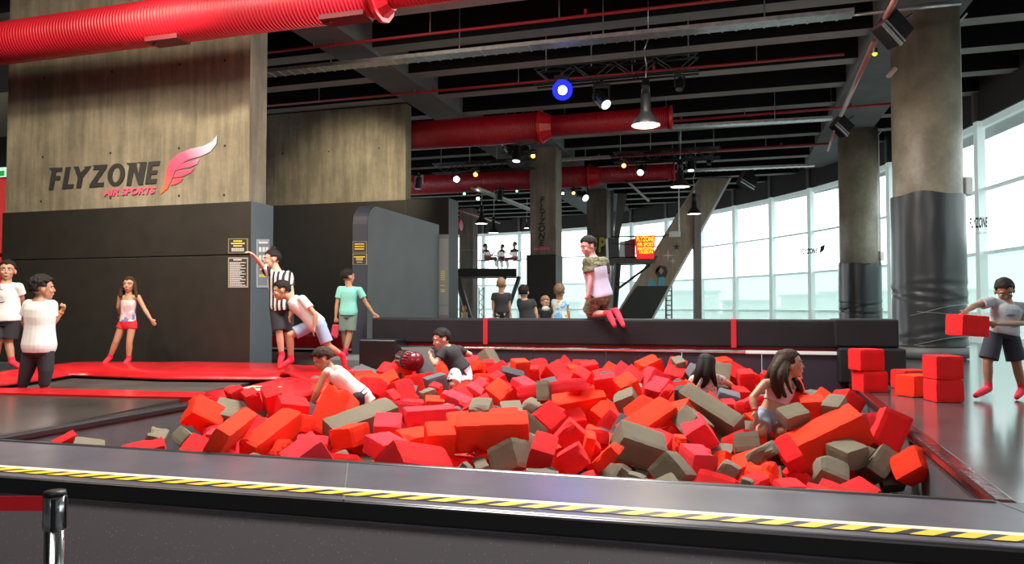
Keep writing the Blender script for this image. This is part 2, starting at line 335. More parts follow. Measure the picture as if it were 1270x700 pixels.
    # clothes
    if top:
        kind, m = top[0], top[1]; t0 = top[2] if len(top) > 2 else -.12; bm = BM()
        if kind == 'tee':
            loft(bm, tsec(t0, .94, .017*s, n=14))
            for S in 'LR':
                sh, el = P['sh'+S], P['el'+S]; e = lerp(sh, el, .58); add_ball(bm, sh, .051*wd, 14); add_tube(bm, sh, e, .051*wd, .055*wd, 16); caps(bm, chest+(sh-chest)*.3, sh, .055*wd, .047*wd)
        elif kind == 'tank':
            loft(bm, tsec(t0, .86, .013*s, n=12))
            for S in 'LR':
                sh = P['sh'+S]; q = chest+(sh-chest)*.62+upv*.05; caps(bm, chest+(sh-chest)*.55-upv*.12, q, .062*wd, .046*wd); caps(bm, q, neck+(sh-neck)*.35, .046*wd, .04*wd)
        elif kind == 'strapless': loft(bm, tsec(t0, .80, .011*s, n=12))
        elif kind == 'crop':
            loft(bm, tsec(t0, .80, .011*s, n=12))
        o = remesh('tank_top' if kind == 'tank' else ('top' if kind in ('strapless', 'crop') else 'shirt'), bm, m, max(vox, .008), t, 2)
        if kind == 'crop':
            for S in 'LR':
                sh = P['sh'+S]; ctr = hipc+upv*.78; a = ctr+(sh-chest)*.5+f*.075*wd; b = chest+(sh-chest)*.62+upv*.10; c2_ = ctr+(sh-chest)*.5-f*.07*wd
                bm = BM(); add_path(bm, [a, b+f*.03, b, c2_], .006, 6); link('strap', bm, m, o, True)
    if bottom:
        kind, m, fr_ = bottom; bm = BM(); loft(bm, tsec(-.2, .08, .012*s, n=8))
        for S in 'LR':
            hp, kn, an = P['hip'+S], P['kn'+S], P['an'+S]
            if kind == 'pants': caps(bm, lerp(hp, hipc, .15), kn, .077*wd, .062*wd); add_tube(bm, kn, lerp(kn, an, .95), .062*wd, .05*s, 16)
            else:
                e = lerp(hp, kn, fr_); add_ball(bm, lerp(hp, hipc, .15), .077*wd, 16); add_tube(bm, lerp(hp, hipc, .1), e, .077*wd, (.083 if fr_ > .5 else .08)*wd, 18)
        remesh('trousers' if kind == 'pants' else 'shorts', bm, m, max(vox, .008), t, 2)
    if legs and socks:
        for S in 'LR':
            an, to, kn = P['an'+S], P['to'+S], P['kn'+S]; bm = BM(); up_ = (kn-an).normalized()
            caps(bm, an, lerp(an, to, .55), .040*s, .037*s); caps(bm, lerp(an, to, .5), to, .038*s, .027*s); add_tube(bm, an, an+up_*.075*s, .039*s, .037*s, 16)
            remesh('sock', bm, SOCK, max(vox, .008), t, 1)
    if extra: extra(t, P, s, hp_, R3, side, dep, upv, hipc)
    return t, P
def band_on(name, m, r=.027):
    def fn(t, P, s, hp_, R3, side, dep, upv, hipc, S='R'):
        el, wr = P['el'+S], P['wr'+S]; bm = BM(); c = lerp(el, wr, .9); ax = (wr-el).normalized(); add_tube(bm, c-ax*.009, c+ax*.009, r*s, r*s, 18); link(name, bm, m, t, True)
    return fn
ORANGE = mat('orange_band', (.85, .22, .02), .5); REDB = mat('red_band', (.65, .02, .04), .4)
# 1 boy at the left edge
def badge(t, P, s, hp_, R3, side, dep, upv, hipc):
    c = hipc+upv*.62; f = Vector((.35, -1, 0)).normalized(); c = c+f*.118*s-side*.03; bm = BM()
    n = 28; q = []
    for i in range(n):
        a = 2*PI*i/n; q.append(c+side*(.085*math.cos(a))+upv.normalized()*(.085*math.sin(a))-f*.03*abs(math.cos(a))**2)
    add_path(bm, q+[q[0]], .0045, 6); link('printed_ring', bm, TXTK, t)
person('boy in white tee with ring print and black shorts standing at the left edge', dict(head=(9, 336), neck=(8, 350), shL=(-5, 356.5, 0), shR=(23, 356.5, 0), elL=(-14, 373, -.05), wrL=(-4, 357, -.25), elR=(27, 371, .08), wrR=(19, 383, .2), hipL=(2, 396), hipR=(17, 396), knL=(-2, 425, -.05), knR=(10.5, 424, 0), anL=(-6, 448, 0), anR=(15, 450, 0), toL=(-4, 457, -.1), toR=(25, 456, -.1)),
       10, (.35, -1, 0), (.55, -1, 0), H=.245, skin='tan', hair=('short', HK), top=('tee', WTEE, -.06), bottom=('shorts', BSHORT, .85), build=1.12, extra=badge)
person('boy in plain white tee and black trousers raising his fist, back turned', dict(head=(54, 358), neck=(50.5, 371), shL=(36, 378.5), shR=(64, 379, .02), elL=(30, 400, .05), wrL=(36, 414, .22), elR=(64.5, 402, .05), wrR=(77, 386, .08), hdR=(82, 374, .08), hipL=(40, 430), hipR=(57, 430), knL=(33.5, 459), knR=(57, 459), anL=(27.5, 480), anR=(54.5, 480), toL=(29, 483.5, .12), toR=(58, 483.5, .14)),
       9.0, (.5, .85, 0), (.85, .6, 0), H=.255, skin='tan', hair=('spiky', HK), top=('tee', WTEE, -.12), bottom=('pants', BSHORT, 1), build=1.2, curl=(.6, 2.2), extra=band_on('wristband', ORANGE))
person('girl in patchwork strapless top and red shorts leaning by the black wall', dict(head=(160, 353.5), neck=(160, 365.5), shL=(149, 368.5), shR=(171.5, 368.5), elL=(147, 381, .03), wrL=(150, 392, .15), elR=(179, 383, -.02), wrR=(187, 396, -.05), hdR=(193, 405, -.05), hipL=(152, 401), hipR=(165, 401), knL=(144, 424, -.04), knR=(160.5, 424, -.04), anL=(136, 444), anR=(159.5, 446), toL=(127.5, 453, -.12), toR=(153, 454, -.14)),
       11.3, (-.15, -1, 0), (.15, -1, -.05), H=.215, skin='tan', hair=('long', HB), top=('strapless', PATCHT, -.02), bottom=('shorts', REDS, .3), build=.92, curl=(.4, .3),
       longhair=[([(.06, -.01, .02), (151, 358, 0), (149.5, 367, -.05)], .03, .02), ([(-.06, -.01, .02), (168, 360, 0), (169.5, 368, -.03)], .028, .014), ([(0, -.07, .03), (158, 362, .08), (156, 372, .06)], .05, .03)])
person('referee in black and white striped shirt leaning one hand on the wall', dict(head=(337, 322), neck=(343, 335), shL=(331.5, 338, -.05), shR=(358, 341, .05), elL=(322, 326, -.2), wrL=(314, 316.5, -.38), hdL=(310, 313.5, -.42), elR=(362, 364, 0), wrR=(361, 384, -.1), hipL=(341, 380), hipR=(356, 380), knL=(346.5, 413, -.05), knR=(357, 413, .1), anL=(349.5, 442, 0), anR=(361, 443, .2), toL=(346, 454, -.1), toR=(356, 454, .1)),
       10.9, (-.7, -.7, 0), (-.9, -.5, -.15), H=.245, skin='fair', hair=('bun', HK), top=('tee', STRIPE, -.12), bottom=('shorts', BSHORT, .92), build=1.08, curl=(.9, .6))
def print_(t, P, s, hp_, R3, side, dep, upv, hipc): pass
person('boy in white tee and light blue shorts lunging forward over the red pads', dict(head=(348.5, 361), neck=(360, 369), shL=(366, 373, .14), shR=(375, 371, -.12), elL=(362, 386, .12), wrL=(360, 392, .02), hdL=(358.5, 399, 0), elR=(391.5, 391, -.18), wrR=(390, 406, -.2), hdR=(388, 414, -.2), hipL=(390, 402, .1), hipR=(397, 403, -.08), knL=(360, 416, -.05), knR=(407, 430, -.05), anL=(361, 447, 0), anR=(425, 441, .1), toL=(347, 456.5, -.08), toR=(428, 456, .12)),
       10.3, (-.9, -.3, -.6), (-1, -.35, -.3), H=.24, skin='tan', hair=('short', HK), top=('tee', WTEE, -.05), bottom=('shorts', LBLUE, .82), build=1.0, curl=(1.2, .6))
def bag(t, P, s, hp_, R3, side, dep, upv, hipc): pass
person('boy in turquoise tee and sage shorts seen from behind', dict(head=(432, 343.5), neck=(433, 355), shL=(422, 359), shR=(446, 360), elL=(418, 378), wrL=(416.5, 394), hdL=(416, 402), elR=(454, 376, .03), wrR=(463, 389, .05), hdR=(469, 394, .05), hipL=(426, 388), hipR=(438, 388), knL=(427, 414, .05), knR=(434, 414), anL=(428, 435, .15), anR=(428, 437), toL=(430, 442, .25), toR=(430, 443.5, .1)),
       12.75, (.25, 1, 0), (.75, .8, 0), H=.235, skin='tan', hair=('short', HK), top=('tee', TTEE, -.1), bottom=('shorts', SAGE, .85), build=1.05, curl=(1.6, .3), vox=.009)
t = wthing('sock_bag', 'crumpled red bag hanging from the hand of the boy in turquoise', 'bag'); bm = BM()
for i in range(5): caps(bm, PY(413.5+i*1.3, 404, 12.6), PY(412.5+i*1.2, 416+2*(i % 2), 12.6+.03*(i % 3)), .02, .035)
remesh('pouch', bm, cloth('red_bag', (.5, .03, .06)), .01, t, 1)
person('boy in black tee and white patterned shorts reaching into the far left of the pit', dict(head=(547, 421.5), neck=(553, 430), shL=(549.5, 436, -.12), shR=(569, 434, .1), elL=(540, 452, -.22), wrL=(534.5, 444, -.1), hdL=(533.5, 439, -.05), elR=(583, 440, .15), wrR=(574, 441, .3), hipL=(566, 460, -.05), hipR=(577, 459, .1), knL=(562, 477, -.2), knR=(579, 478, -.1), anL=(566, 492, .1), anR=(580, 492, .2), toL=(566, 497, .2), toR=(580, 497, .3)),
       9.25, (-.75, .35, -.4), (-.9, -.35, -.3), H=.23, skin='fair', hair=('short', HK), top=('tee', BTEE, -.02), bottom=('shorts', MARB, .95), build=1.05, curl=(.8, 1.0), socks=False)
person('boy in white tank top digging among the foam blocks, back bent', dict(head=(400, 446.5), neck=(410, 458), shL=(403.5, 463.5, -.1), shR=(421, 458, .12), elL=(393, 487, -.15), wrL=(386, 502, -.1), hdL=(383, 509, -.1), elR=(408, 480, .25), wrR=(398, 494, .2), hipL=(443, 494, -.1), hipR=(453, 489, .1), knL=(445, 515, 0), knR=(456, 513, .2), anL=(452, 530, .2), anR=(462, 530, .3), toL=(452, 536, .3), toR=(462, 536, .4)),
       7.75, (-.6, -.25, -.8), (-.85, -.2, -.55), H=.215, skin='tan', hair=('short', HB), top=('tank', TANK, -.3), bottom=('shorts', BSHORT, .5), build=1.0, curl=(.5, .5), socks=False)
def camo_yoke(t, P, s, side, dep, upv, hipc, build=1.22):
    bm = BM(); wd = build*s; secs = []
    for i in range(7):
        q = .74+(.985-.74)*i/6; rx, ry = interp(TOR, q); secs.append((hipc+upv*q, side, dep, rx*wd+.021, ry*wd*1.13+.021))
    loft(bm, secs); chest = hipc+upv*.86
    for S in 'LR':
        sh, el = P['sh'+S], P['el'+S]; add_ball(bm, sh, .060*wd, 14); add_tube(bm, sh, lerp(sh, el, .61), .0595*wd, .0595*wd, 16); caps(bm, chest+(sh-chest)*.3, sh, .064*wd, .056*wd)
    remesh('camouflage_yoke', bm, CAMO, .008, t, 2)
person('boy in camouflage-shouldered tee and camouflage shorts kneeling on the padded beam', dict(head=(729, 306), neck=(734.5, 319.5), shL=(729, 325.5, -.1), shR=(748.5, 325.5, .08), elL=(732, 347, -.16), wrL=(730, 364, -.18), hdL=(728.5, 372, -.18), elR=(752, 345, .25), wrR=(744, 362, .3), hipL=(737, 369, -.05), hipR=(751, 368, .1), knL=(731, 389.5, .12), knR=(742, 388.5, .32), anL=(755, 389, -.22), anR=(764, 385.5, -.08), toL=(762, 404, -.40), toR=(773, 404, -.36)),
       10.62, (-.5, .85, 0), (-.85, -.45, -.35), H=.25, skin='pink', hair=('short', HK), top=('tee', cloth('lilac_white_tee', (.62, .60, .78)), .0), bottom=('shorts', CAMO, .86), build=1.22, curl=(2.0, 1.0),
       extra=lambda t, P, s, hp_, R3, side, dep, upv, hipc: camo_yoke(t, P, s, side, dep, upv, hipc))
def girl_band(t, P, s, hp_, R3, side, dep, upv, hipc):
    band_on('wristband', REDB)(t, P, s, hp_, R3, side, dep, upv, hipc, 'L')
t, GP = person('girl with long brown hair in pink crop top and denim shorts looking right', dict(head=(981, 452.5), neck=(973, 470), shL=(949, 476, -.04), shR=(986, 479.5, .06), elL=(933, 494, -.1), wrL=(936.5, 510, -.16), hdL=(938.5, 523, -.2), elR=(998, 494, .1), wrR=(1005, 508, .05), hipL=(949, 513), hipR=(966, 515, .0), knL=(944, 535, -.18), knR=(969, 537, -.15), anL=(946, 552, .05), anR=(968, 553, .1), toL=(948, 557, .05), toR=(970, 558, .05)),
       6.6, (.45, -.8, -.3), (1, -.25, .05), H=.225, skin='tan', hair=('long', HB), top=('crop', PINKT, .34), bottom=('shorts', DENIM, .8), build=.98, curl=(.35, .5), vox=.0065, socks=False, extra=girl_band,
       longhair=[([(-.03, -.03, .07), (962, 458, -.14), (960, 478, -.16), (966, 492, -.14)], .032, .014), ([(0, -.06, .06), (958, 460, 0), (949, 474, .02)], .04, .015), ([(-.05, -.01, .06), (969, 462, -.18), (969, 480, -.19), (974, 492, -.17)], .026, .010),
                 ([(-.055, .012, .05), (974, 460, -.17), (977, 477, -.19), (982, 488, -.17)], .018, .007), ([(.04, -.03, .02), (983, 468, .12), (990, 476, -.02), (994, 484, -.06)], .028, .014), ([(.04, -.06, .04), (975, 466, .12), (986, 476, .06), (991, 487, .0)], .03, .012)])
person('girl with dark wavy hair in speckled blouse seen from behind in the pit', dict(head=(874.5, 453), neck=(875, 465), shL=(860, 471), shR=(890, 470), elL=(855, 483, .05), wrL=(858, 492, .1), elR=(902, 475, .05), wrR=(910, 480, .1), hdR=(916, 484, .1), hipL=(869, 496), hipR=(882, 496), knL=(868, 512, .2), knR=(884, 512, .2), anL=(868, 522, 0), anR=(884, 522, 0), toL=(868, 526, 0), toR=(884, 526, 0)),
       9.0, (.1, 1, -.1), (.1, 1, -.2), H=.23, skin='fair', hair=('long', HK), top=('tee', LACE, -.1), bottom=('shorts', BSHORT, .6), build=1.0, curl=(.5, .5), socks=False,
       longhair=[([(-.03, -.06, .04), (868, 459, -.14), (864, 470, -.14), (861, 478, -.1)], .045, .015), ([(.02, -.07, .04), (875, 462, -.15), (876, 472, -.15), (871, 480, -.13)], .045, .014), ([(.05, -.04, .04), (882, 459, -.12), (885, 469, -.13), (888, 478, -.1)], .04, .013)])
CUBE = PY(1201, 404, 7.75)
def logo_dot(t, P, s, hp_, R3, side, dep, upv, hipc):
    c = hipc+upv*.6+Vector((-.2, -.98, 0))*.125*s; bm = BM(); ell(bm, c, Matrix.Identity(3), (.05, .012, .022)); link('shirt_print', bm, mat('print_bluegrey', (.16, .2, .25), .6), t, True)
person('boy in grey tee and navy shorts standing and carrying a red foam cube', dict(head=(1246, 361), neck=(1249.5, 375.5), shL=(1229, 374.5, .0), shR=(1266, 381, .02), elL=(1210, 379, -.05), wrL=(1198, 386, -.2), hdL=(1195, 391, -.25), elR=(1268, 401, -.08), wrR=(1237, 402, -.28), hdR=(1226, 402, -.32), hipL=(1233, 413), hipR=(1253, 413), knL=(1225, 450, -.02), knR=(1261, 452, -.02), anL=(1226, 482, 0), anR=(1268, 484, 0), toL=(1210, 491, -.12), toR=(1261, 493, -.14)),
       8.05, (-.3, -1, -.15), (-.35, -.8, -.6), H=.225, skin='brown', hair=('short', HK), top=('tee', GTEE, -.06), bottom=('shorts', NAVY, .88), build=1.12, curl=(.9, .8), vox=.007, extra=logo_dot)
# children beyond the beam
def simple(label, J, d, fwd, face, **k_): return person(label, J, d, fwd, face, vox=.011, **k_)
simple('boy with cropped fair hair, black tee and black floral shorts beyond the beam', dict(head=(622, 353), neck=(622, 363), shL=(613, 366.5), shR=(631, 366.5), elL=(611.5, 377), wrL=(612.5, 387), elR=(631.5, 377), wrR=(632.5, 388), hipL=(617.5, 388), hipR=(627, 388), knL=(617, 413), knR=(628, 413), anL=(616, 438), anR=(629, 438), toL=(616, 443, .12), toR=(629, 443, .12)),
       14, (0, 1, 0), (.35, 1, 0), H=.235, skin='tan', hair=('buzz', HL), top=('tee', BTEE, -.02), bottom=('shorts', FLOR, .9), build=1.0)
simple('boy with dark hair in plain black tee standing right of the cropped boy', dict(head=(649.5, 363), neck=(650, 371), shL=(644.5, 374), shR=(660.5, 374.5), elL=(645.5, 384, -.02), wrL=(649, 394), elR=(664.5, 385), wrR=(666, 396), hipL=(650, 397), hipR=(660, 397), knL=(650, 420), knR=(661, 420), anL=(650, 441), anR=(661, 441), toL=(650, 446, .12), toR=(661, 446, .12)),
       13.4, (.1, 1, 0), (.2, 1, 0), H=.23, skin='fair', hair=('short', HK), top=('tee', BTEE, -.1), bottom=('shorts', BSHORT, .9), build=1.05)
simple('small child with black vest over white collar between two boys', dict(head=(676.5, 375.5), neck=(676.5, 382), shL=(670, 385), shR=(683, 385), elL=(669, 393), wrL=(670, 401), elR=(684, 393), wrR=(683, 401), hipL=(673, 402), hipR=(680, 402), knL=(673, 418), knR=(680, 418), anL=(673, 440), anR=(680, 440), toL=(673, 444, -.1), toR=(680, 444, -.1)),
       13.6, (.2, -1, 0), (.6, -1, -.3), H=.2, skin='fair', hair=('short', HL), top=('tee', BTEE, -.1), bottom=('shorts', BSHORT, .9), build=.95,
       extra=lambda t, P, s, hp_, R3, side, dep, upv, hipc: link('white_collar', (lambda b: (ell(b, P['neck']+Vector((0, -.06, -.02)), Matrix.Identity(3), (.075, .05, .05)), b)[1])(BM()), WTEE, t, True))
simple('small child in blue behind the boy in the colourful tee', dict(head=(684.5, 387.5), neck=(685, 394), shL=(680, 396), shR=(690, 396), elL=(679, 404), wrL=(680, 411), elR=(691, 404), wrR=(691, 411), hipL=(682, 414), hipR=(688, 414), knL=(682, 424), knR=(688, 424), anL=(682, 438), anR=(688, 438), toL=(682, 442, -.1), toR=(688, 442, -.1)),
       14.2, (-.2, -1, 0), (-.5, -1, 0), H=.19, skin='tan', hair=('short', HB), top=('tee', cloth('blue_tee', (.05, .07, .4)), -.1), bottom=('shorts', BSHORT, .9), build=.9)
simple('boy with curly hair and light blue colourful tee beyond the beam', dict(head=(694, 362), neck=(694.5, 371.5), shL=(687, 374.5), shR=(701.5, 374.5), elL=(688.5, 384), wrL=(691, 394), elR=(704, 384), wrR=(706, 394), hipL=(690, 397), hipR=(699, 397), knL=(690, 420), knR=(700, 420), anL=(690, 441), anR=(700, 441), toL=(690, 446, .12), toR=(700, 446, .12)),
       13.4, (.05, 1, 0), (.3, 1, 0), H=.235, skin='tan', hair=('curly', HC), top=('tee', TIE, -.15), bottom=('shorts', NAVY, .9), build=.95)
simple('tiny figure in cream with an orange cap far behind the beam', dict(head=(576, 383.5), neck=(576, 387), shL=(573.5, 388.5), shR=(578.5, 388.5), elL=(573, 392), wrL=(573, 395), elR=(579, 392), wrR=(579, 395), hipL=(574.5, 396), hipR=(577.5, 396), knL=(574.5, 402), knR=(577.5, 402), anL=(574.5, 407), anR=(577.5, 407), toL=(574.5, 409), toR=(577.5, 409)),
       29.5, (0, -1, 0), (0, -1, 0), H=.22, skin='fair', hair=('short', mat('cap_orange', (.75, .3, .05), .6)), top=('tee', cloth('cream_tee', (.7, .55, .3)), -.15), bottom=('shorts', cloth('cream_shorts', (.7, .55, .3)), .9), build=1.0, socks=False)
def seated(label, hx, hy, sx, sy, px, py, kx, ky, ax, ay, wx, wy, face, top, bottom, d=38.7):
    q = 3.6
    simple(label, dict(head=(hx, hy), neck=(sx, sy-3), shL=(sx-q, sy), shR=(sx+q, sy), elL=(lerp(sx, wx, .5)-1, sy+6), wrL=(wx, wy), elR=(lerp(sx, wx, .5)+1, sy+6), wrR=(wx+1, wy), hipL=(px-1.5, py), hipR=(px+1.5, py), knL=(kx, ky, -.1), knR=(kx+1, ky, .1), anL=(ax, ay), anR=(ax+1.5, ay), toL=(ax+2*face, ay+2), toR=(ax+2*face+1.5, ay+2)),
           d, (face, -.3, 0), (face, -.3, 0), H=.24, skin='fair', hair=('short', HK), top=top, bottom=bottom, build=1.05, socks=False)
DARKP = cloth('dark_trousers', (.03, .03, .035))
seated('person with bushy hair seated leftmost at the upstairs table', 602.5, 306, 603, 312.5, 604, 321, 614, 320.5, 615, 330, 612, 314, 1, ('tee', BTEE, -.1), ('pants', DARKP, 1))
seated('person in black seated in the middle of the upstairs table', 622.7, 306.5, 622.5, 312.5, 622.5, 321, 621, 323, 622, 331, 617, 315, -.4, ('tee', BTEE, -.1), ('pants', DARKP, 1), d=39.2)
seated('person in dark clothes seated rightmost at the upstairs table', 638, 303.5, 638, 311, 638.5, 320.5, 627.5, 321.5, 629.5, 331, 631, 314, -1, ('tee', BTEE, -.1), ('pants', DARKP, 1))
# ------------------------------------------------------------------ world and lamps
w = bpy.data.worlds.new('sky'); bpy.context.scene.world = w; w.use_nodes = True
bg = w.node_tree.nodes['Background']; bg.inputs['Color'].default_value = (.93, .97, 1, 1); bg.inputs['Strength'].default_value = 3.0
vs = bpy.context.scene.view_settings; vs.view_transform = 'Standard'; vs.look = 'None'; vs.exposure = .38; vs.gamma = 1.04
bpy.context.scene.cycles.use_denoising = True
bpy.context.scene.cycles.max_bounces = 6
bpy.context.scene.cycles.sample_clamp_indirect = 4
def lamp(name, kind, loc, e, col=(1, 1, 1), size=1, target=None, spot=60, blend=.5, sy=None):
    l = bpy.data.lights.new(name, kind); l.energy = e; l.color = col
    if kind == 'AREA': l.size = size; l.shape = 'RECTANGLE'; l.size_y = sy or size
    else: l.shadow_soft_size = size
    if kind == 'SPOT': l.spot_size = math.radians(spot); l.spot_blend = blend
    o = bpy.data.objects.new(name, l); C.objects.link(o); o.location = loc
    if target is not None: o.rotation_euler = (Vector(target)-Vector(loc)).to_track_quat('-Z', 'Y').to_euler()
    return o
# ------------------------------------------------------------------ platform, pit, floors
A = Vector((-3.95, 5.6, 0)); B = Vector((2.48, 3.82, 0)); Cc = Vector((4.45, 9.85, 0)); D = Vector((-2.1, 11.45, 0))
E0 = Vector((-3.05, 4.41, 0)); E1 = Vector((2.14, 3.09, 0)); ed = (E1-E0).normalized()
EL = E0-ed*9; ER = E1+ed*6
rd = (Cc-B).normalized(); ld = (D-A).normalized(); fd = (B-A).normalized()
def flat(name, pts, z, th, m, bevel=0):
    bm = BM(); add_prism(bm, [(p[0], p[1]) for p in pts], z-th, z, bevel=bevel); return struct(name, bm, m)
AL = A-fd*9; BR = B+fd*9
flat('floor', [EL, E0, E1, ER, BR, B, A, AL], .70, .12, DECK, .012)
fl = A+ld*2.28      # left deck ends at the trampoline pad
lp0 = PZ(-260, 480, .7); lp1 = PZ(243, 491, .7)
flat('floor', [AL, A, lp1, lp0], .698, .12, mat('left_deck', (.045, .040, .036), .24, bump=.12, bscale=16, var=.3, vscale=2, dist=.004))
# right-hand hall floor
flat('floor', [B, BR, (14.5, 4, 0), (15.5, 30, 0), (13, 42, 0), (5, 52, 0), (-6, 60, 0), (-22, 62, 0), (-22, 15.5, 0), (-9, 15.3, 0), (-3.6, 13.6, 0), D+ld*2.2, D, Cc], .699, .1, FLOORM)
flat('ground', [(-40, -12, 0), (40, -12, 0), (40, 70, 0), (-40, 70, 0)], 0, .1, mat('lower_floor', (.06, .06, .065), .4))
# platform face and nosing
bm = BM(); q = Vector((ed.y, -ed.x, 0))
add_prism(bm, [EL+Vector((0, .06, 0)), ER+Vector((0, .06, 0)), ER+Vector((0, .2, 0)), EL+Vector((0, .2, 0))], 0, .6)
struct('wall_front', bm, CARPET)
bm = BM(); add_prism(bm, [EL-Vector((0, .012, 0)), ER-Vector((0, .012, 0)), ER+Vector((0, .06, 0)), EL+Vector((0, .06, 0))], .60, .694, bevel=.012)
struct('trim_front', bm, mat('black_nosing', (.012, .012, .013), .3))
# seams of the deck pads
for a, b in ((B+Vector((.0, 0, 0)), E1+Vector((.35, -.05, 0))), (lerp(A, B, .45), lerp(E0, E1, .42))):
    bm = BM(); d = (b-a).normalized(); n = Vector((-d.y, d.x, 0))*.004
    add_prism(bm, [a-n, b-n, b+n, a+n], .7, .7025); struct('trim_seam', bm, mat('seam_line', (.12, .12, .12), .4))
# tape
tl = wthing('safety_tape', 'white line edged with slanting black and yellow hazard stripes along platform edge', 'tape')
EN = Vector((-ed.y, ed.x, 0))
def strip(bm, s0, s1, w0, w1, z, mi=0, sk=0):
    o = E0
    pts = [o+ed*s0+EN*w0, o+ed*s1+EN*w0, o+ed*(s1+sk)+EN*w1, o+ed*(s0+sk)+EN*w1]
    fv = [bm.verts.new((p.x, p.y, z)) for p in pts]; f = bm.faces.new(fv); f.material_index = mi
bm = BM(); strip(bm, -5, 9, .165, .215, .7035); link('white_line', bm, mat('tape_white', (.72, .70, .55), .4), tl)
bm = BM(); strip(bm, -5, 9, .075, .163, .7032); link('black_band', bm, mat('tape_black', (.012, .012, .012), .35), tl)
bm = BM(); s = -5
while s < 9: strip(bm, s, s+.095, .072, .161, .7045, 0, .10); s += .16
link('yellow_stripes', bm, mat('tape_yellow', (.85, .52, .03), .4), tl)
# pit walls
bm = BM()
for a, b, n in ((A, B, Vector((-fd.y, fd.x, 0))), (A, A+ld*2.3, Vector((-ld.y, ld.x, 0))), (B, Cc, Vector((rd.y, -rd.x, 0))), (A+ld*2.3, D, Vector((-ld.y, ld.x, 0)))):
    s = -1 if n.y > 0 and a is A and b is B else 1
    o = n*(.1*s); add_prism(bm, [a, b, b+o, a+o], -.0, .655)
struct('wall_pit', bm, PADB if False else mat('pit_side', (.085, .098, .108), .5, bump=.2, bscale=60, var=.2))
bm = BM(); add_prism(bm, [A, B, Cc, D], -.02, .01); struct('floor_pit', bm, PAD)
# glossy padded lip on the right and left rims
def rim(a, b, n, z=.702, wd=.10, m=None):
    bm = BM(); d = (b-a).normalized(); add_prism(bm, [a-n*.015, b-n*.015, b+n*wd, a+n*wd], z-.07, z+.006, bevel=.02); return struct('trim_rim', bm, m or PAD)
rim(B, Cc-rd*.15, Vector((rd.y, -rd.x, 0)), m=mat('rim_glossy', (.05, .018, .018), .14, bump=.3, bscale=14, dist=.01))
rim(A, A+ld*2.25, Vector((-ld.y, ld.x, 0)), m=mat('rim_dark', (.02, .02, .022), .3))
rim(A, B, Vector((fd.y, -fd.x, 0)), wd=.05, m=mat('rim_dark', (.02, .02, .022), .3))
# back pit wall: dark panel, metal ledge, red strip, padded beam
bl = Vector((-1.75, 11.42, 0)); br = Vector((4.42, 9.78, 0)); bd = (br-bl).normalized(); bn = Vector((-bd.y, bd.x, 0))
def back(a, b, o0, o1, z0, z1, bev=0):
    bm = BM(); p, r = bl+bd*a, bl+bd*b; add_prism(bm, [p+bn*o0, r+bn*o0, r+bn*o1, p+bn*o1], z0, z1, bevel=bev); return bm
Lb = (br-bl).length
for i in range(6):
    tag(link('wall_pit_back', back(Lb*i/6+.004, Lb*(i+1)/6-.004, .05, .12, 0, 1.05, .01), mat('pit_back_pad', (.03, .026, .04), .45)), kind='structure')
t = wthing('steel_ledge', 'bright steel rail under the long black padded beam', 'rail')
link('rail', back(.75, Lb, .02, .12, 1.055, 1.085, .006), mat('bright_steel', (.75, .74, .72), .25, .9), t)
link('highlight_end', back(Lb*.80, Lb, .015, .13, 1.05, 1.095, .006), mat('rail_highlight', (.7, .72, .7), .4, emit=(.8, .85, .8), estr=.15), t)  # thicker pale piece, slightly emissive, standing in for the highlight under the beam
link('red_edge', back(.1, Lb, .10, .16, 1.09, 1.13), mat('red_edging', (.35, .01, .015), .35), t)
t = wthing('padded_barrier', 'long black padded beam with two red straps across the back of the pit', 'padding')
link('padding', back(-.0, Lb-.02, 0, .42, 1.135, 1.518, .03), PADW, t)
for px in (602, 910):
    s = (PL(px, 410, bl, bn)-bl).dot(bd)
    link('strap', back(s-.035, s+.035, -.006, .426, 1.13, 1.523, .004), mat('red_strap', (.5, .015, .03), .5), t)
# right end blocks
def pblock(name, label, px0, px1, d, z0, z1, ly=.6, m=PADW, bev=.025, ang=UA, cat='padding'):
    p0 = PY(px0, 400, d); p1 = p0+U*((px1-px0)/F_PX*d/.97)
    t = wthing(name, label, cat)
    bm = BM(); c = (p0+p1)/2+V*ly/2
    add_box(bm, T(c.x, c.y, (z0+z1)/2, ang), ((p1-p0).length, ly, z1-z0), bevel=bev); link('cover', bm, m, t); return t, c
pblock('padded_block', 'black padded block on top at the right end of the beam', 1035, 1105, 9.75, 1.16, 1.53, .6)
t, c = pblock('padded_block', 'larger black padded block standing on the floor behind the stacked red cubes', 1040, 1113, 9.62, .70, 1.155, .75)
t = wthing('bottle', 'small white-topped bottle standing beside the upper black padded block', 'bottle')
q = PY(1109.5, 428, 9.85); q.z = 1.157; bm = BM(); add_tube(bm, q, q+Vector((0, 0, .12)), .032, seg=16); link('body', bm, BLACK, t, True)
bm = BM(); add_tube(bm, q+Vector((0, 0, .12)), q+Vector((0, 0, .18)), .032, .014, seg=16); add_tube(bm, q+Vector((0, 0, .18)), q+Vector((0, 0, .22)), .012, seg=12); link('cap', bm, WHITE, t, True)
bm = BM()
a = Cc-rd*.02; n = Vector((rd.y, -rd.x, 0))
add_slabpoly(bm, [a+Vector((0, 0, .55)), a-rd*.55+Vector((0, 0, .55)), a-rd*.55+Vector((0, 0, .71)), a+rd*.1+Vector((0, 0, 1.1))], n, .1)
tag(link('wedge_pad', bm, mat('rim_glossy', (.05, .018, .018), .14)), 'dark red wedge pad closing the pit corner below the padded blocks', 'padding')
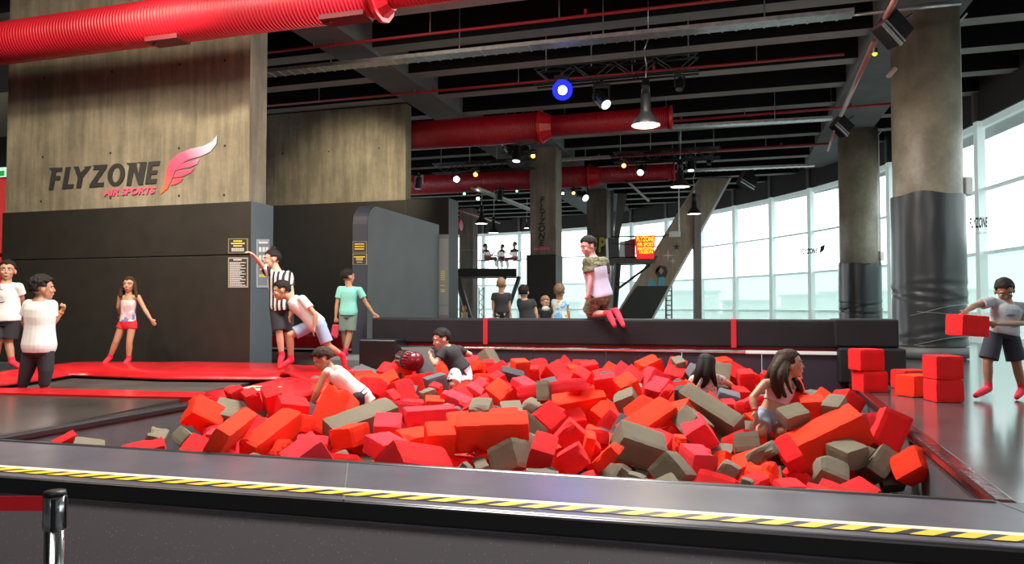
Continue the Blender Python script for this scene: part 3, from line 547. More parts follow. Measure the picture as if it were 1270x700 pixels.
# left end blocks
pblock('padded_block', 'black padded block the boy in turquoise rests his hand on', 461, 509, 11.55, 1.16, 1.52, .6)
pblock('padded_block', 'low black padded block beside the end of the curved wall', 445, 494, 11.25, .69, 1.20, .7, m=mat('satin_black', (.01, .01, .011), .3))
# far left: step under the turquoise boy and the red bench behind
pblock('grey_step', 'low grey step the boy in turquoise stands on', 396, 447, 12.3, .69, .84, 1.0, m=mat('step_grey', (.16, .17, .18), .5), cat='step')
t = wthing('red_bench', 'red padded bench against the black wall behind the boys', 'bench')
for nm, z0, z1, m, off in (('cushion', .78, 1.05, REDPAD, 0), ('rail', .74, .775, WHITE, -.01), ('base', .70, .74, BLACK, .1)):
    p = PY(331, 400, 16.6); bm = BM(); c = p+U*1.15+V*(.45+off)
    add_box(bm, T(c.x, c.y, (z0+z1)/2, UA), (2.3, .8, z1-z0), bevel=.02 if nm == 'cushion' else 0); link(nm, bm, m, t)
# slabs / rolls at the pit's far left corner
bm = BM(); sn = Vector((-.25, -.85, .45)).normalized(); s0 = PY(520, 452, 9.95)
add_slabpoly(bm, [PL(x_, y_, s0, sn) for x_, y_ in ((497, 431), (534, 430.5), (543, 472), (523, 475), (512, 455))], -sn, .12)
tag(link('foam_slab', bm, mat('slab_grey', (.085, .085, .085), .7, bump=.2, bscale=90)), 'large flat grey foam slab leaning on the far left corner of the pit', 'foam slab')
t = wthing('rolled_pad', 'shiny dark red rolled pad lying beside the grey slab in the pit', 'padding')
bm = BM(); add_tube(bm, PY(499, 445, 10.1), PY(516, 449, 9.72), .125, .13, 20)
bmesh.ops.bevel(bm, geom=bm.edges[:], offset=.02, segments=2, affect='EDGES'); link('roll', bm, mat('dark_red_vinyl', (.15, .006, .012), .25), t, True)
bm = BM(); add_tube(bm, PY(506.5, 446.8, 9.93), PY(508.5, 447.2, 9.89), .131, .131, 20); link('strap', bm, BLACK, t, True)
# ------------------------------------------------------------------ trampolines at left
def sheet(name, pts, z, m, th=.03, parent=None, zs=None, bev=0):
    bm = BM(); P = [PZ(p[0], p[1], (zs[i] if zs else z)) for i, p in enumerate(pts)]
    add_slabpoly(bm, P, Vector((0, 0, -1)), th); return link(name, bm, m, parent)
tr = wthing('trampoline', 'sunken trampoline with dark mat and red vinyl edge pads beside the pit', 'trampoline')
sheet('jump_mat', [(-120, 484), (62, 484.5), (243, 488), (300, 477), (334, 469), (200, 466.5), (150, 466), (88, 461), (-120, 474)], .66, MESHM, .02, tr)
sheet('front_pad', [(-160, 479.5), (62, 482), (160, 484), (243, 486.5), (264, 487), (262, 494), (243, 493), (150, 491.5), (0, 487.5), (-160, 484)], .72, REDPAD, .06, tr)
def puffy(name, pts, zs, m, parent, th=.07, cuts=3):
    bm = BM(); P = [PZ(p[0], p[1], z) for p, z in zip(pts, zs)]
    k = len(P)//2; top = P[:k]; bot = P[k:][::-1]   # top = back edge, bot = front edge
    rows = 7; grid = []
    for r in range(rows):
        v = r/(rows-1); row = []
        for i in range(k):
            for s in range(cuts if i < k-1 else 1):
                f = s/cuts; a = lerp(top[i], top[min(i+1, k-1)], f); b = lerp(bot[i], bot[min(i+1, k-1)], f)
                p = lerp(a, b, v); p.z += .05*math.sin(PI*v)+.012*math.sin(9*p.x+3*p.y)*math.sin(PI*v)
                if r in (0, rows-1): p.z -= th*.6
                row.append(bm.verts.new(p))
        grid.append(row)
    for r in range(rows-1):
        for c in range(len(grid[0])-1): bm.faces.new((grid[r][c], grid[r+1][c], grid[r+1][c+1], grid[r][c+1]))
    bmesh.ops.recalc_face_normals(bm, faces=bm.faces)
    o = link(name, bm, m, parent, True); s = o.modifiers.new('s', 'SOLIDIFY'); s.thickness = .03; s.offset = -1; return o
puffy('back_pad', [(-130, 470), (0, 462), (58, 453), (91, 449), (200, 448.5), (311, 449), (345, 451), (440, 457),
                   (440, 463), (345, 466.5), (311, 466), (200, 465), (91, 461), (58, 466.5), (0, 474.5), (-130, 486)], [.84]*4+[.8]*4+[.76]*8, REDPAD, tr)
puffy('side_pad', [(264, 487), (305, 476), (345, 467.5), (372, 468), (392, 470), (470, 478), (330, 512), (250, 497)], [.74]*4+[.74, .72, .66, .68], REDPAD, tr)
sheet('side_skirt', [(243, 494), (300, 494), (300, 530), (243, 520)], .68, REDPAD, .03, tr, zs=[.7, .7, .3, .35])
puffy('corner_pad', [(345, 464.5), (370, 463.5), (400, 462), (450, 458), (455, 463), (400, 478), (378, 474), (362, 468.5)], [.77]*4+[.76]*4, REDPAD, tr)
o = text('printed_mark', 'FZ', Matrix.Translation(PZ(317, 482, .80)) @ Euler((0, 0, -.2)).to_matrix().to_4x4(), .55, CREAM, tr, bold=.012, sx=.6)
# ------------------------------------------------------------------ concrete walls
def wall_pair(P, Lw, thick, ztop_pad, ztop, tag_name, seam=None, cw=.06, mconc=CONC, wide=0):
    """P = front right corner on the floor"""
    bm = BM(); c = P-U*(Lw/2)+V*(thick/2)
    add_box(bm, T(c.x, c.y, (.7+ztop_pad)/2+0, UA), (Lw, thick, ztop_pad-.7)) if False else None
    zz = [.69]+([seam-.006] if seam else [ztop_pad])
    def seg(z0, z1):
        bm = BM(); add_box(bm, T(c.x, c.y, (z0+z1)/2, UA), (Lw+wide, thick, z1-z0), bevel=.012)
        bm.faces.ensure_lookup_table()
        for f in bm.faces:
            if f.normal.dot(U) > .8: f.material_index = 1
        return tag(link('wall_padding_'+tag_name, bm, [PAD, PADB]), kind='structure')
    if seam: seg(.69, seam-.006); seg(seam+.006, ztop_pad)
    else: seg(.69, ztop_pad)
    bm = BM(); c2 = c+V*0-U*cw; add_box(bm, T(c2.x, c2.y, (ztop_pad+ztop)/2, UA), (Lw-.1, thick-.14, ztop-ztop_pad))
    n0 = -V
    for (px, py) in HOLES.get(tag_name, []):
        p = PL(px, py, c2-V*(thick/2-.07), V); add_tube(bm, p-V*.004, p+V*.02, .022, seg=10, mi=1)
    return struct('wall_'+tag_name, bm, [mconc, mat('tie_hole', (.02, .018, .015), .9)])
HOLES = {'left': [(55, 97), (139, 89), (223, 80), (279, 75), (53, 195), (137, 190), (222, 184), (279, 181), (51, 250), (137, 246), (222, 243), (278, 242)],
         'middle': [(351, 190), (408, 188), (470, 184), (350, 191)]}
W1 = Vector((-4.24, 12.0, 0)); wall_pair(W1, 5.35, .6, 3.415, 9, 'left', seam=2.54)
W2 = PY(503, 380, 20.6); W2.z = 0; wall_pair(W2+U*.0, 8.5, .5, 4.68, 7.42, 'middle', cw=.0)
# extension of the middle wall's padding to the right
bm = BM(); c = W2+U*.62+V*.4; add_box(bm, T(c.x, c.y, 2.7, UA), (1.3, .75, 3.98), bevel=.015); struct('wall_padding_middle', bm, PAD)
# logo on the left wall
lg = wthing('wall_logo', 'painted park name in dark slanted capitals with a pink wing on the concrete wall', 'logo')
wp = W1+V*.07
def onW1(px, py, o=.012): return PL(px, py, wp-V*o, V)
ULEFT = U
def fit_text(name, body, px0, px1, pyc0, pyc1, h, m, parent, onf, xdir, **k):
    a, b = onf(px0, pyc0), onf(px1, pyc1); mid = (a+b)/2
    o = text(name, body, wallM(mid, xdir, off=.012), h, m, None, **k)
    bpy.context.view_layer.update(); wd = o.dimensions.x
    s = (b-a).length/max(wd, 1e-3); o.matrix_world = wallM(mid, xdir, off=.012) @ Matrix.Diagonal((s, 1, 1, 1))
    if parent is not None: o.parent = parent
    return o
# lettering is drawn in heavy strokes: each glyph is a set of polygons in the photo's proportions
def wallpoly(bm, pts, on, th=.006):
    P = [on(*p) for p in pts]; add_slabpoly(bm, P, -V, th)
def crop(ox, oy, s): return lambda x, y: (ox+x/s, oy+y/s)
k = crop(40, 160, 5.08)
GL = {
 'F': [[(125, 246), (190, 243), (186, 268), (152, 270), (148, 298), (178, 296), (174, 322), (143, 324), (133, 383), (104, 385), (118, 300), (124, 268), (105, 248)]],
 'L': [[(212, 241), (242, 239), (222, 350), (262, 347), (257, 374), (188, 380)]],
 'Y': [[(262, 238), (292, 236), (304, 276), (340, 243), (318, 240), (372, 233), (366, 246), (318, 310), (308, 371), (277, 374), (288, 310)]],
 'Z': [[(378, 230), (473, 224), (468, 246), (404, 340), (452, 337), (447, 364), (360, 369), (364, 348), (428, 256), (382, 259), (392, 240)]],
 'N': [[(592, 216), (655, 213), (668, 290), (682, 215), (655, 211), (722, 207), (697, 352), (668, 354), (640, 262), (622, 357), (593, 359), (612, 232)]],
 'E': [[(734, 207), (806, 202), (801, 230), (757, 233), (753, 262), (790, 260), (785, 285), (749, 287), (744, 317), (786, 314), (781, 343), (711, 348)]],
}
bm = BM()
for g in GL.values():
    for poly in g: wallpoly(bm, [k(*p) for p in poly], onW1)
def ringpoly(cx, cy, rx, ry, tk, sk, n=28):
    for i in range(n):
        a0, a1 = 2*PI*i/n, 2*PI*(i+1)/n; q = []
        for a, r in ((a0, 1), (a1, 1), (a1, tk), (a0, tk)):
            x = cx+rx*(r)*math.cos(a); y = cy-ry*(1-(1-r)*.62)*math.sin(a); q.append(k(x+sk*(cy-y), y))
        wallpoly(bm, q, onW1)
ringpoly(530, 289, 54, 72, .46, .12)
link('lettering', bm, TXTK, lg)
fit_text('subtitle', 'AIR SPORTS', 128, 193, 239.6, 236.6, .155, PINKP, lg, onW1, U, bold=.006, shear=.25)
wing = mat('wing_gradient', (.8, .1, .2), .6); N, L, b = nodes(wing)
tc = N.new('ShaderNodeTexCoord'); mp = N.new('ShaderNodeMapping'); mp.vector_type = 'POINT'
sx = N.new('ShaderNodeSeparateXYZ'); L.new(tc.outputs['Object'], sx.inputs[0])
p0, p1 = onW1(198, 241), onW1(269, 168)
ad = N.new('ShaderNodeMath'); ad.operation = 'ADD'; L.new(sx.outputs[0], ad.inputs[0]); L.new(sx.outputs[2], ad.inputs[1])
mr = N.new('ShaderNodeMapRange'); mr.inputs['From Min'].default_value = p0.x+p0.z; mr.inputs['From Max'].default_value = p1.x+p1.z; L.new(ad.outputs[0], mr.inputs[0])
cr = N.new('ShaderNodeValToRGB'); e = cr.color_ramp.elements; e[0].position = 0; e[0].color = (.85, .16, .03, 1); e[1].position = 1; e[1].color = (.38, .50, .72, 1)
x = e.new(.3); x.color = (.8, .06, .12, 1); x = e.new(.55); x.color = (.8, .1, .2, 1); x = e.new(.8); x.color = (.5, .5, .66, 1)
L.new(mr.outputs[0], cr.inputs[0]); L.new(cr.outputs[0], b.inputs['Base Color'])
bm = BM()
for poly in ([(805, 415), (832, 340), (842, 265), (868, 205), (920, 158), (1000, 125), (1080, 108), (1135, 78), (1165, 42), (1162, 95), (1125, 142), (1070, 170), (1000, 188), (945, 215), (900, 265), (880, 320), (850, 380)],
             [(905, 262), (945, 218), (1000, 205), (1055, 188), (1040, 222), (990, 243), (935, 252)],
             [(885, 305), (925, 262), (970, 262), (1018, 250), (1000, 275), (950, 300), (905, 308)],
             [(872, 355), (885, 325), (910, 312), (950, 312), (935, 335), (900, 352)]):
    wallpoly(bm, [k(*p) for p in poly], onW1)
link('wing', bm, wing, lg)
# notices on the walls
def onPad(px, py): return PL(px, py, W1, V)
def notice(label, on, nrm, c4, lines, frame_m, back_m, xdir):
    t = wthing('notice', label, 'notice')
    px0, py0, px1, py1 = c4; tl_, tr_, br_, bl_ = on(px0, py0), on(px1, py0), on(px1, py1), on(px0, py1)
    bm = BM(); add_slabpoly(bm, [tl_, tr_, br_, bl_], nrm, .012); link('panel', bm, frame_m, t)
    cx = (tl_+tr_+br_+bl_)/4; bm = BM(); add_slabpoly(bm, [cx+(p-cx)*.9+nrm*.0121 for p in (tl_, tr_, br_, bl_)], nrm, .002); link('face', bm, back_m, t)
    for (v0, v1, u0, u1, m) in lines:
        bm = BM(); f = lambda u, v: lerp(lerp(tl_, tr_, u), lerp(bl_, br_, u), v)+nrm*.0145
        nseg = max(1, int((u1-u0)*9))
        rnd = random.Random(int(v0*1000)); u = u0
        while u < u1-.02:
            wd = min(u1-u, rnd.uniform(.06, .14)); add_slabpoly(bm, [f(u, v0), f(u+wd*.85, v0), f(u+wd*.85, v1), f(u, v1)], nrm, .002); u += wd
        link('text_line', bm, m, t)
    return t
NF = mat('notice_frame', (.22, .18, .12), .5); NB = mat('notice_black', (.03, .026, .022), .5); NG = mat('notice_grey', (.16, .19, .21), .5)
notice('small black notice with yellow heading, upper of two by the wall corner', onPad, -V, (283.5, 296, 308, 314.5),
       [(.14, .22, .28, .72, GOLD), (.3, .38, .16, .86, GOLD), (.46, .54, .28, .72, GOLD)]+[(v, v+.05, .18, .82, TXTW) for v in (.65, .73, .81)], NF, NB, U)
notice('tall black rules notice in small white print below the yellow-headed one', onPad, -V, (283.5, 319.5, 308, 357),
       [(.06, .1, .28, .7, TXTW)]+[(v, v+.026, .08, (.9, .62, .84, .7)[i % 4], TXTW) for i, v in enumerate([.16+.047*j for j in range(17)])], mat('notice_silver', (.3, .27, .24), .5), NB, U)
# side face of the left wall
sp = W1+U*.0
def onSide(px, py): return PL(px, py, W1+U*.001, U)
notice('grey pictogram notice on the narrow end face of the concrete wall', onSide, U, (318, 297, 333.5, 357),
       [(.05, .09, .12, .85, WHITE)]+[(v, v+.1, u, u+.2, WHITE) for v in (.16, .33) for u in (.14, .42, .68)]+[(.73, .745, .15, .85, GOLD), (.76, .775, .15, .85, GOLD)], mat('notice_pale', (.3, .34, .36), .5), NG, V)
# curved-top padded wall
g0 = PY(437, 380, 13.5); g0.z = 0
t = wthing('curved_pad_wall', 'tall black padded wall with rounded top corner at the end of the trampolines', 'padded wall')
bm = BM(); R_ = .36; zt = 3.56; Lg = 3.4; prof = [(0, .69), (Lg, .69), (Lg, zt-.02)]
for i in range(9):
    a = PI/2+PI/2*i/8; prof.append((R_+R_*math.cos(a), zt-R_+R_*math.sin(a)))
add_slabpoly(bm, [g0+V*s+Vector((0, 0, z)) for s, z in prof], U, .30); link('padding', bm, mat('charcoal_side', (.04, .042, .045), .5, bump=.15, bscale=220, var=.15, vscale=2), t)
bm = BM(); ins = [g0-V*.004*0+V*s+Vector((0, 0, z)) for s, z in prof]
pr2 = [(-.012, .69)]+[(R_+(R_+.012)*math.cos(PI/2+PI/2*i/8), zt-R_+(R_+.012)*math.sin(PI/2+PI/2*i/8)) for i in range(8, -1, -1)]+[(R_, zt)]+[(R_+R_*math.cos(PI/2+PI/2*i/8), zt-R_+R_*math.sin(PI/2+PI/2*i/8)) for i in range(9)]+[(0, .69)]
a_ = [bm.verts.new(g0+V*s+Vector((0, 0, z))+U*.004) for s, z in pr2[:10]]; b_ = [bm.verts.new(g0+V*s+Vector((0, 0, z))+U*.296) for s, z in pr2[:10]]
for i in range(9): bm.faces.new((a_[i], b_[i], b_[i+1], a_[i+1]))
link('end_cover', bm, mat('navy_cover', (.035, .04, .06), .5), t)
def onEnd(px, py): return PL(px, py, g0-V*.013, V)
notice('upper small black notice with yellow lines on the end of the curved wall', onEnd, -V, (437.8, 299.5, 455.2, 313.5), [(v, v+.09, .15, .85, GOLD) for v in (.2, .42, .64)], NF, NB, U)
notice('lower small black notice with yellow box on the end of the curved wall', onEnd, -V, (437.8, 314.8, 455.2, 328.5), [(.25, .34, .1, .9, GOLD), (.38, .62, .25, .75, mat('print_tan', (.45, .36, .12), .6)), (.75, .8, .3, .7, TXTW)], mat('notice_silver', (.3, .27, .24), .5), NB, U)
# light grey sign panel
h0 = PY(543, 340, 16.9)
def onP(px, py): return PL(px, py, h0, V)
notice('pale grey upright sign panel with small yellow text beside the curved wall', onP, -V, (542.5, 291, 556.5, 396),
       [(v, v+.01, .3, .7, GOLD) for v in (.43, .455, .48, .505, .53, .6, .65, .67)]+[(.835, .84, .0, .99, TXTK)], mat('panel_edge', (.2, .2, .2), .5), mat('panel_grey', (.3, .31, .31), .5), U)
# far-left red post and exit sign
t = wthing('red_padded_post', 'tall bright red padded frame at the left end of the black wall', 'padding')
p = PY(-14, 400, 15.2)
for z0, z1 in ((.7, 2.7), (2.76, 4.3)):
    bm = BM(); add_box(bm, T(p.x, p.y, (z0+z1)/2, UA), (1.0, .5, z1-z0), bevel=.03); link('cover', bm, mat('bright_red_cover', (.75, .012, .01), .4), t)
t = wthing('exit_sign', 'small green and white exit sign above the red frame', 'sign'); p = PY(0, 214, 15.6)
bm = BM(); add_box(bm, T(p.x, p.y, p.z, UA), (.34, .05, .2)); link('lightbox', bm, mat('exit_white', (.7, .8, .7), .5, emit=(.7, 1, .75), estr=.6), t)
bm = BM(); add_box(bm, T(p.x, p.y-.03, p.z-.03, UA), (.3, .02, .11)); link('symbol', bm, mat('exit_green', (.02, .35, .1), .5, emit=(.02, .5, .12), estr=.4), t)
bm = BM(); add_box(bm, T(-14.5, 17.5, 5, UA), (9, .3, 8.6)); struct('wall_far_left', bm, mat('dark_wall', (.05, .055, .06), .8))
bm = BM(); q = PY(-20, 145, 16.6); add_box(bm, T(q.x, q.y, q.z, UA), (1.7, .06, 1.0)); tag(link('wall_panel', bm, mat('pale_panel', (.3, .31, .26), .7)), 'pale grey-green panel on the dark wall left of the concrete wall', 'panel')
# room shell left and behind the photographer
bm = BM(); add_prism(bm, [(-13.5, -12), (-13.3, -12), (-13.3, 17), (-13.5, 17)], 0, 8.6); struct('wall_left_side', bm, mat('dark_wall', (.05, .055, .06), .8))
bm = BM(); add_prism(bm, [(-13.5, -12), (14, -12), (14, -11.8), (-13.5, -11.8)], 0, 8.6); struct('wall_back', bm, mat('back_wall_grey', (.22, .21, .2), .8))
bm = BM(); add_prism(bm, [(13.8, -12), (14, -12), (14, 2), (13.8, 2)], 0, 8.6); struct('wall_right_side', bm, mat('back_wall_grey', (.22, .21, .2), .8))
# ------------------------------------------------------------------ ceiling
ctrl = [Vector((10.2, -4, 0)), Vector((11.0, 6, 0)), Vector((11.9, 12, 0)), Vector((12.5, 18, 0)), Vector((13.15, 23, 0)), Vector((13.1, 29, 0)), Vector((11.6, 35.5, 0)), Vector((8.6, 42.5, 0)), Vector((3.3, 47.8, 0)), Vector((-4.2, 52, 0)), Vector((-14, 55, 0)), Vector((-24, 56, 0))]
path = []
for i in range(1, len(ctrl)-2):
    for s in range(40): path.append(cr_(ctrl[i-1], ctrl[i], ctrl[i+1], ctrl[i+2], s/40))
pts = [path[0]]; acc = 0
for a, b in zip(path[:-1], path[1:]):
    acc += (b-a).length
    if acc >= 2.75: pts.append(b); acc = 0
facade_points = list(pts)
def facade_hit(p, d):
    """distance from p along d to the curved window wall"""
    best = 60
    for s0, s1 in zip(path[:-1], path[1:]):
        e = s1-s0; den = d.x*e.y-d.y*e.x
        if abs(den) < 1e-9: continue
        w_ = s0-p; t_ = (w_.x*e.y-w_.y*e.x)/den; u_ = (w_.x*d.y-w_.y*d.x)/den
        if 0 <= u_ <= 1 and 0 < t_ < best: best = t_
    return best
ZS = 7.5
bm = BM(); add_prism(bm, [(-24, -12), (13, -12), (13, 4)]+[(p.x, p.y) for p in pts]+[(-24, 56)], 8.35, 8.5); struct('ceiling', bm, CEIL)
def zbeam(p, q, wd, z0, z1, name, ms, mi_bottom=1):
    d = (q-p).normalized(); n = Vector((-d.y, d.x, 0))*wd/2; bm = BM()
    add_prism(bm, [p-n, q-n, q+n, p+n], z0, z1); bm.normal_update()
    for f in bm.faces:
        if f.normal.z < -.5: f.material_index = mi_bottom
    return struct(name, bm, ms)
VO = Vector((5.3, 14.1, 0))     # beam soffit seen at px 980, y 3
for i in range(-7, 22):
    c = VO+V*(i*1.93)
    if c.y > 46: break
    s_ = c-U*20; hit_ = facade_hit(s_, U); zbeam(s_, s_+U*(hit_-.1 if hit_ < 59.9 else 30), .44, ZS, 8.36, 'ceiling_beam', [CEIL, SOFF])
Gd = V
c1 = Vector((8.12, 14.6, 0)); c2 = Vector((11.25, 24.3, 0))
zbeam(c1-V*20, c1+V*(facade_hit(c1, V)-.2), 1.5, 7.42, 8.3, 'ceiling_girder', [GIRD, GIRD])
g1 = Vector((-4.45, 15.5, 0))+U*.5
zbeam(g1-V*20, g1+V*(facade_hit(g1, V)-.3), 1.0, 7.40, 8.3, 'ceiling_girder', [GIRD, GIRD])
fc = PY(677, 200, 26.6); fc.z = 0
zbeam(fc-V*1.5, fc+V*(facade_hit(fc, V)-.3), 1.1, 7.42, 8.3, 'ceiling_girder', [GIRD, GIRD])
# ------------------------------------------------------------------ columns
def wrinkled_wrap(c, r, z0, z1, seed):
    bm = BM(); n = 96; m_ = 60; rows = []
    for j in range(m_+1):
        z = z0+(z1-z0)*j/m_; row = []
        for i in range(n):
            a = 2*PI*i/n; rr = r
            for kk, (zc, sl, am) in enumerate(((.34, .22, .02), (.30, -.25, .018), (.08, .2, .018), (.38, .1, .012), (.04, -.1, .015))):
                d = ((z-z0)/(z1-z0)-zc-sl*(.5+.5*math.sin(a+kk*1.1+seed)-.5)*.5)
                rr -= am*math.exp(-(d/.012)**2)
                rr += am*.5*math.exp(-((d-.03)/.02)**2)
            rr += .006*noise.noise(Vector((a*3, z*2, seed)))
            row.append(bm.verts.new((c.x+rr*math.cos(a), c.y+rr*math.sin(a), z+(.03*math.sin(a*2+seed)+.02*math.sin(5*a) if j == m_ else 0))))
        rows.append(row)
    for j in range(m_):
        for i in range(n): bm.faces.new((rows[j][i], rows[j][(i+1) % n], rows[j+1][(i+1) % n], rows[j+1][i]))
    return bm
WRAP = mat('black_vinyl_wrap', (.03, .032, .035), .3, bump=.1, bscale=30)
for i, (px, d, rc, zw, lab, b1) in enumerate((((1152.5), 14.3, .60, 1.7+136*14.3/917, 'near', 1), (1067, 24, .60, 3.08, 'far', 0))):
    c = PY(px, 380, d); c.z = 0
    bm = BM(); bmesh.ops.create_cone(bm, segments=64, radius1=rc, radius2=rc, depth=6.75, cap_ends=True, matrix=T(c.x, c.y, .7+3.375))
    o = struct('column', bm, CONC2, True)
    m_ = o.data
    t = wthing('column_wrap', 'black vinyl wrap with slack creases round the nearer round column' if i == 0 else 'black vinyl wrap round the farther round column by the windows', 'column wrap')
    link('wrap', wrinkled_wrap(c, rc+.045, .95, zw, i*2.), WRAP, t, True)
    bm = BM(); bmesh.ops.create_cone(bm, segments=64, radius1=rc+.05, radius2=rc+.05, depth=.2, cap_ends=True, matrix=T(c.x, c.y, .82)); link('base_band', bm, mat('grey_band', (.12, .12, .12), .5), t, True)
    if i == 0:
        for (z0, z1, a0) in ((1.55, 1.8, -2.6), (1.62, 1.35, -2.4), (1.0, 1.2, -2.5)):
            bm = BM(); pts = []
            for s in range(26):
                a = a0+s/25*2.2; z = z0+(z1-z0)*s/25+.03*math.sin(a*3); pts.append(Vector((c.x+(rc+.052)*math.cos(a), c.y+(rc+.052)*math.sin(a), z)))
            add_path(bm, pts, .006, 6); link('shiny_crease', bm, mat('shiny_tape', (.35, .35, .34), .2, .4), t)
    bm = BM(); sx_ = c+Vector((rc*.72 if i else rc*.98, -rc*.75 if i else -rc*.2, 0))
    add_path(bm, [Vector((sx_.x, sx_.y-.05, 1.0 if i == 0 else 3.0)), Vector((sx_.x, sx_.y-.05, 7.2)), Vector((sx_.x+.12, sx_.y-.1, 7.35))], .018, 8)
    bm2 = link('conduit', bm, WHITE, None, True); tag(bm2, 'thin white conduit running up the nearer round column' if i == 0 else 'thin white conduit running up the farther round column', 'conduit')
    q = PY(1199.5, 231, 14.1) if i == 0 else PY(1093, 318, 23.6)
    bm = BM(); add_box(bm, T(q.x, q.y, q.z, .2), (.17, .12, .34) if i == 0 else (.14, .1, .3), bevel=.02)
    tag(link('wall_box', bm, WHITE), 'small white junction box beside the nearer column wrap' if i == 0 else 'small white junction box beside the farther column wrap', 'junction box')
# square column with stacked letters
def sqcol(px0, px1, d, z1, name='column', m=CONC2, sd=1.0):
    p0, p1 = PY(px0, 380, d), PY(px1, 380, d); wd = (p1-p0).length
    c = (p0+p1)/2+V*(wd*sd/2); bm = BM(); add_box(bm, T(c.x, c.y, (.7+z1)/2, UA), (wd, wd*sd, z1-.7)); return struct(name, bm, m), c, wd
CF = concrete('concrete_letter_column', (.22, .17, .13), (.34, .27, .21))
o, cf, wf = sqcol(657, 690, 26.4, 7.42, m=CF)
bm = BM(); add_box(bm, T(cf.x-.05, cf.y, 2.12, UA), (wf+.14, wf+.16, 2.84), bevel=.02); tag(link('column_padding', bm, PAD), 'black padding round the foot of the lettered square column', 'padding')
t = wthing('column_lettering', 'dark slanted capitals spelling the park name down the square column', 'lettering')
fp = PY(672, 300, 26.4)
for i, ch in enumerate('FLYZONE'):
    p = PL(672-.1*i, 248.5+i*8.9, cf-V*(wf/2+.01), V)
    text('letter', ch, wallM(p, U, off=.02), .30, TXTK, t, shear=.2, bold=.014)
p = PL(672, 309, cf-V*(wf/2+.01), V); text('letter', 'AIR SPORTS', wallM(p, U, off=.02), .11, PINKP, t, bold=.003)
o, ck, wk = sqcol(728, 753, 36, 7.42, m=concrete('concrete_dark_column', (.10, .075, .055), (.17, .13, .1)))
sqcol(569, 587, 43, 7.42, m=MATS['concrete_dark_column'])
bm = BM(); p = PY(759, 300, 35.6); add_tube(bm, (p.x, p.y, .7), (p.x, p.y, 7.3), .1, seg=16); tag(link('steel_pipe', bm, STEEL, None, True), 'vertical silver pipe beside the painted dark column', 'pipe')
t = wthing('graffiti', 'yellow-green spray painted letters U and P with black outline on dark column', 'graffiti')
for ch, px in (('U', 735), ('P', 746)):
    p = PL(px, 305, ck-V*(wk/2+.01), V)
    text('outline', ch, wallM(p, U, off=.02), 1.0, TXTK, t, bold=.10, ext=.01, shear=.1, sx=.62); text('letter', ch, wallM(p, U, off=.05), 1.0, mat('spray_yellow', (.45, .42, .03), .6), t, bold=.035, ext=.01, shear=.1, sx=.62)
# ------------------------------------------------------------------ leaning concrete strut
DS = 33.0; nS = Vector((0, 1, 0))
def onS(px, py, o=0): return PL(px, py, Vector((0, DS-o, 0)), nS)
bm = BM(); add_slabpoly(bm, [onS(872, 222), onS(906, 222), onS(812, 376), onS(770, 411), onS(745, 411)][:4]+[onS(757, 411)], nS, .5)
bm.free()
bm = BM(); add_slabpoly(bm, [onS(869, 221), onS(904, 221), onS(802, 405), onS(757, 405)], nS, .6); struct('column_leaning', bm, concrete('concrete_strut', (.36, .27, .19), (.48, .37, .27)))
bm = BM(); add_slabpoly(bm, [onS(904.5, 221), onS(907.5, 221), onS(805.5, 405), onS(802.5, 405)], nS, .5); tag(link('edge_strip', bm, WHITE), 'white edge strip down the leaning concrete strut', 'trim')
bm = BM(); add_slabpoly(bm, [onS(790.5, 355, .06), onS(829.5, 355, .06), onS(802.5, 406, .06), onS(754, 406, .06)], nS, .05); tag(link('strut_padding', bm, PAD), 'black padding on the foot of the leaning strut', 'padding')
t = wthing('strut_mural', 'painted stars and pale blue sneakers on the leaning strut', 'mural')
def star(cx, cy, r, pts, inner, m, name, rot=0):
    bm = BM(); P = []
    for i in range(pts*2):
        a = rot+PI*i/pts; rr = r if i % 2 == 0 else r*inner; P.append(onS(cx+rr*math.sin(a), cy-rr*math.cos(a), .02))
    c = bm.verts.new(onS(cx, cy, .02)); vv = [bm.verts.new(p) for p in P]
    for i in range(len(vv)): bm.faces.new((c, vv[i], vv[(i+1) % len(vv)]))
    link(name, bm, m, t)
PALE = mat('mural_pale', (.7, .6, .45), .7); TEAL = mat('mural_teal', (.12, .4, .5), .7); MUR = mat('mural_dark', (.05, .035, .035), .7)
star(828.5, 317, 8.5, 4, .16, PALE, 'star'); star(834.5, 324, 4.5, 4, .2, PALE, 'star'); star(839, 306.5, 5, 5, .4, MUR, 'star')
bm = BM()
for poly in ([(812, 337), (818, 329), (826, 331), (828, 338), (826, 344), (816, 344)],): add_slabpoly(bm, [onS(x, y, .02) for x, y in poly], -nS, .005)
link('dark_hair', bm, MUR, t)
bm = BM(); add_slabpoly(bm, [onS(x, y, .02) for x, y in [(807, 340), (813, 335), (821, 323), (822, 325), (815, 338), (809, 343)]], -nS, .005); link('painted_arm', bm, mat('mural_skin', (.5, .25, .16), .7), t)
bm = BM(); add_slabpoly(bm, [onS(x, y, .03) for x, y in [(817, 336), (820, 332), (823, 336), (820, 341)]], -nS, .005); link('painted_face', bm, mat('mural_skin', (.5, .25, .16), .7), t)
for poly in ([(803, 355), (804, 349), (808, 347), (813, 350), (814, 355)], [(816, 354), (817, 345), (822, 343), (825, 347), (824, 355)]):
    bm = BM(); add_slabpoly(bm, [onS(x, y, .02) for x, y in poly], -nS, .005); link('painted_shoe', bm, TEAL, t)
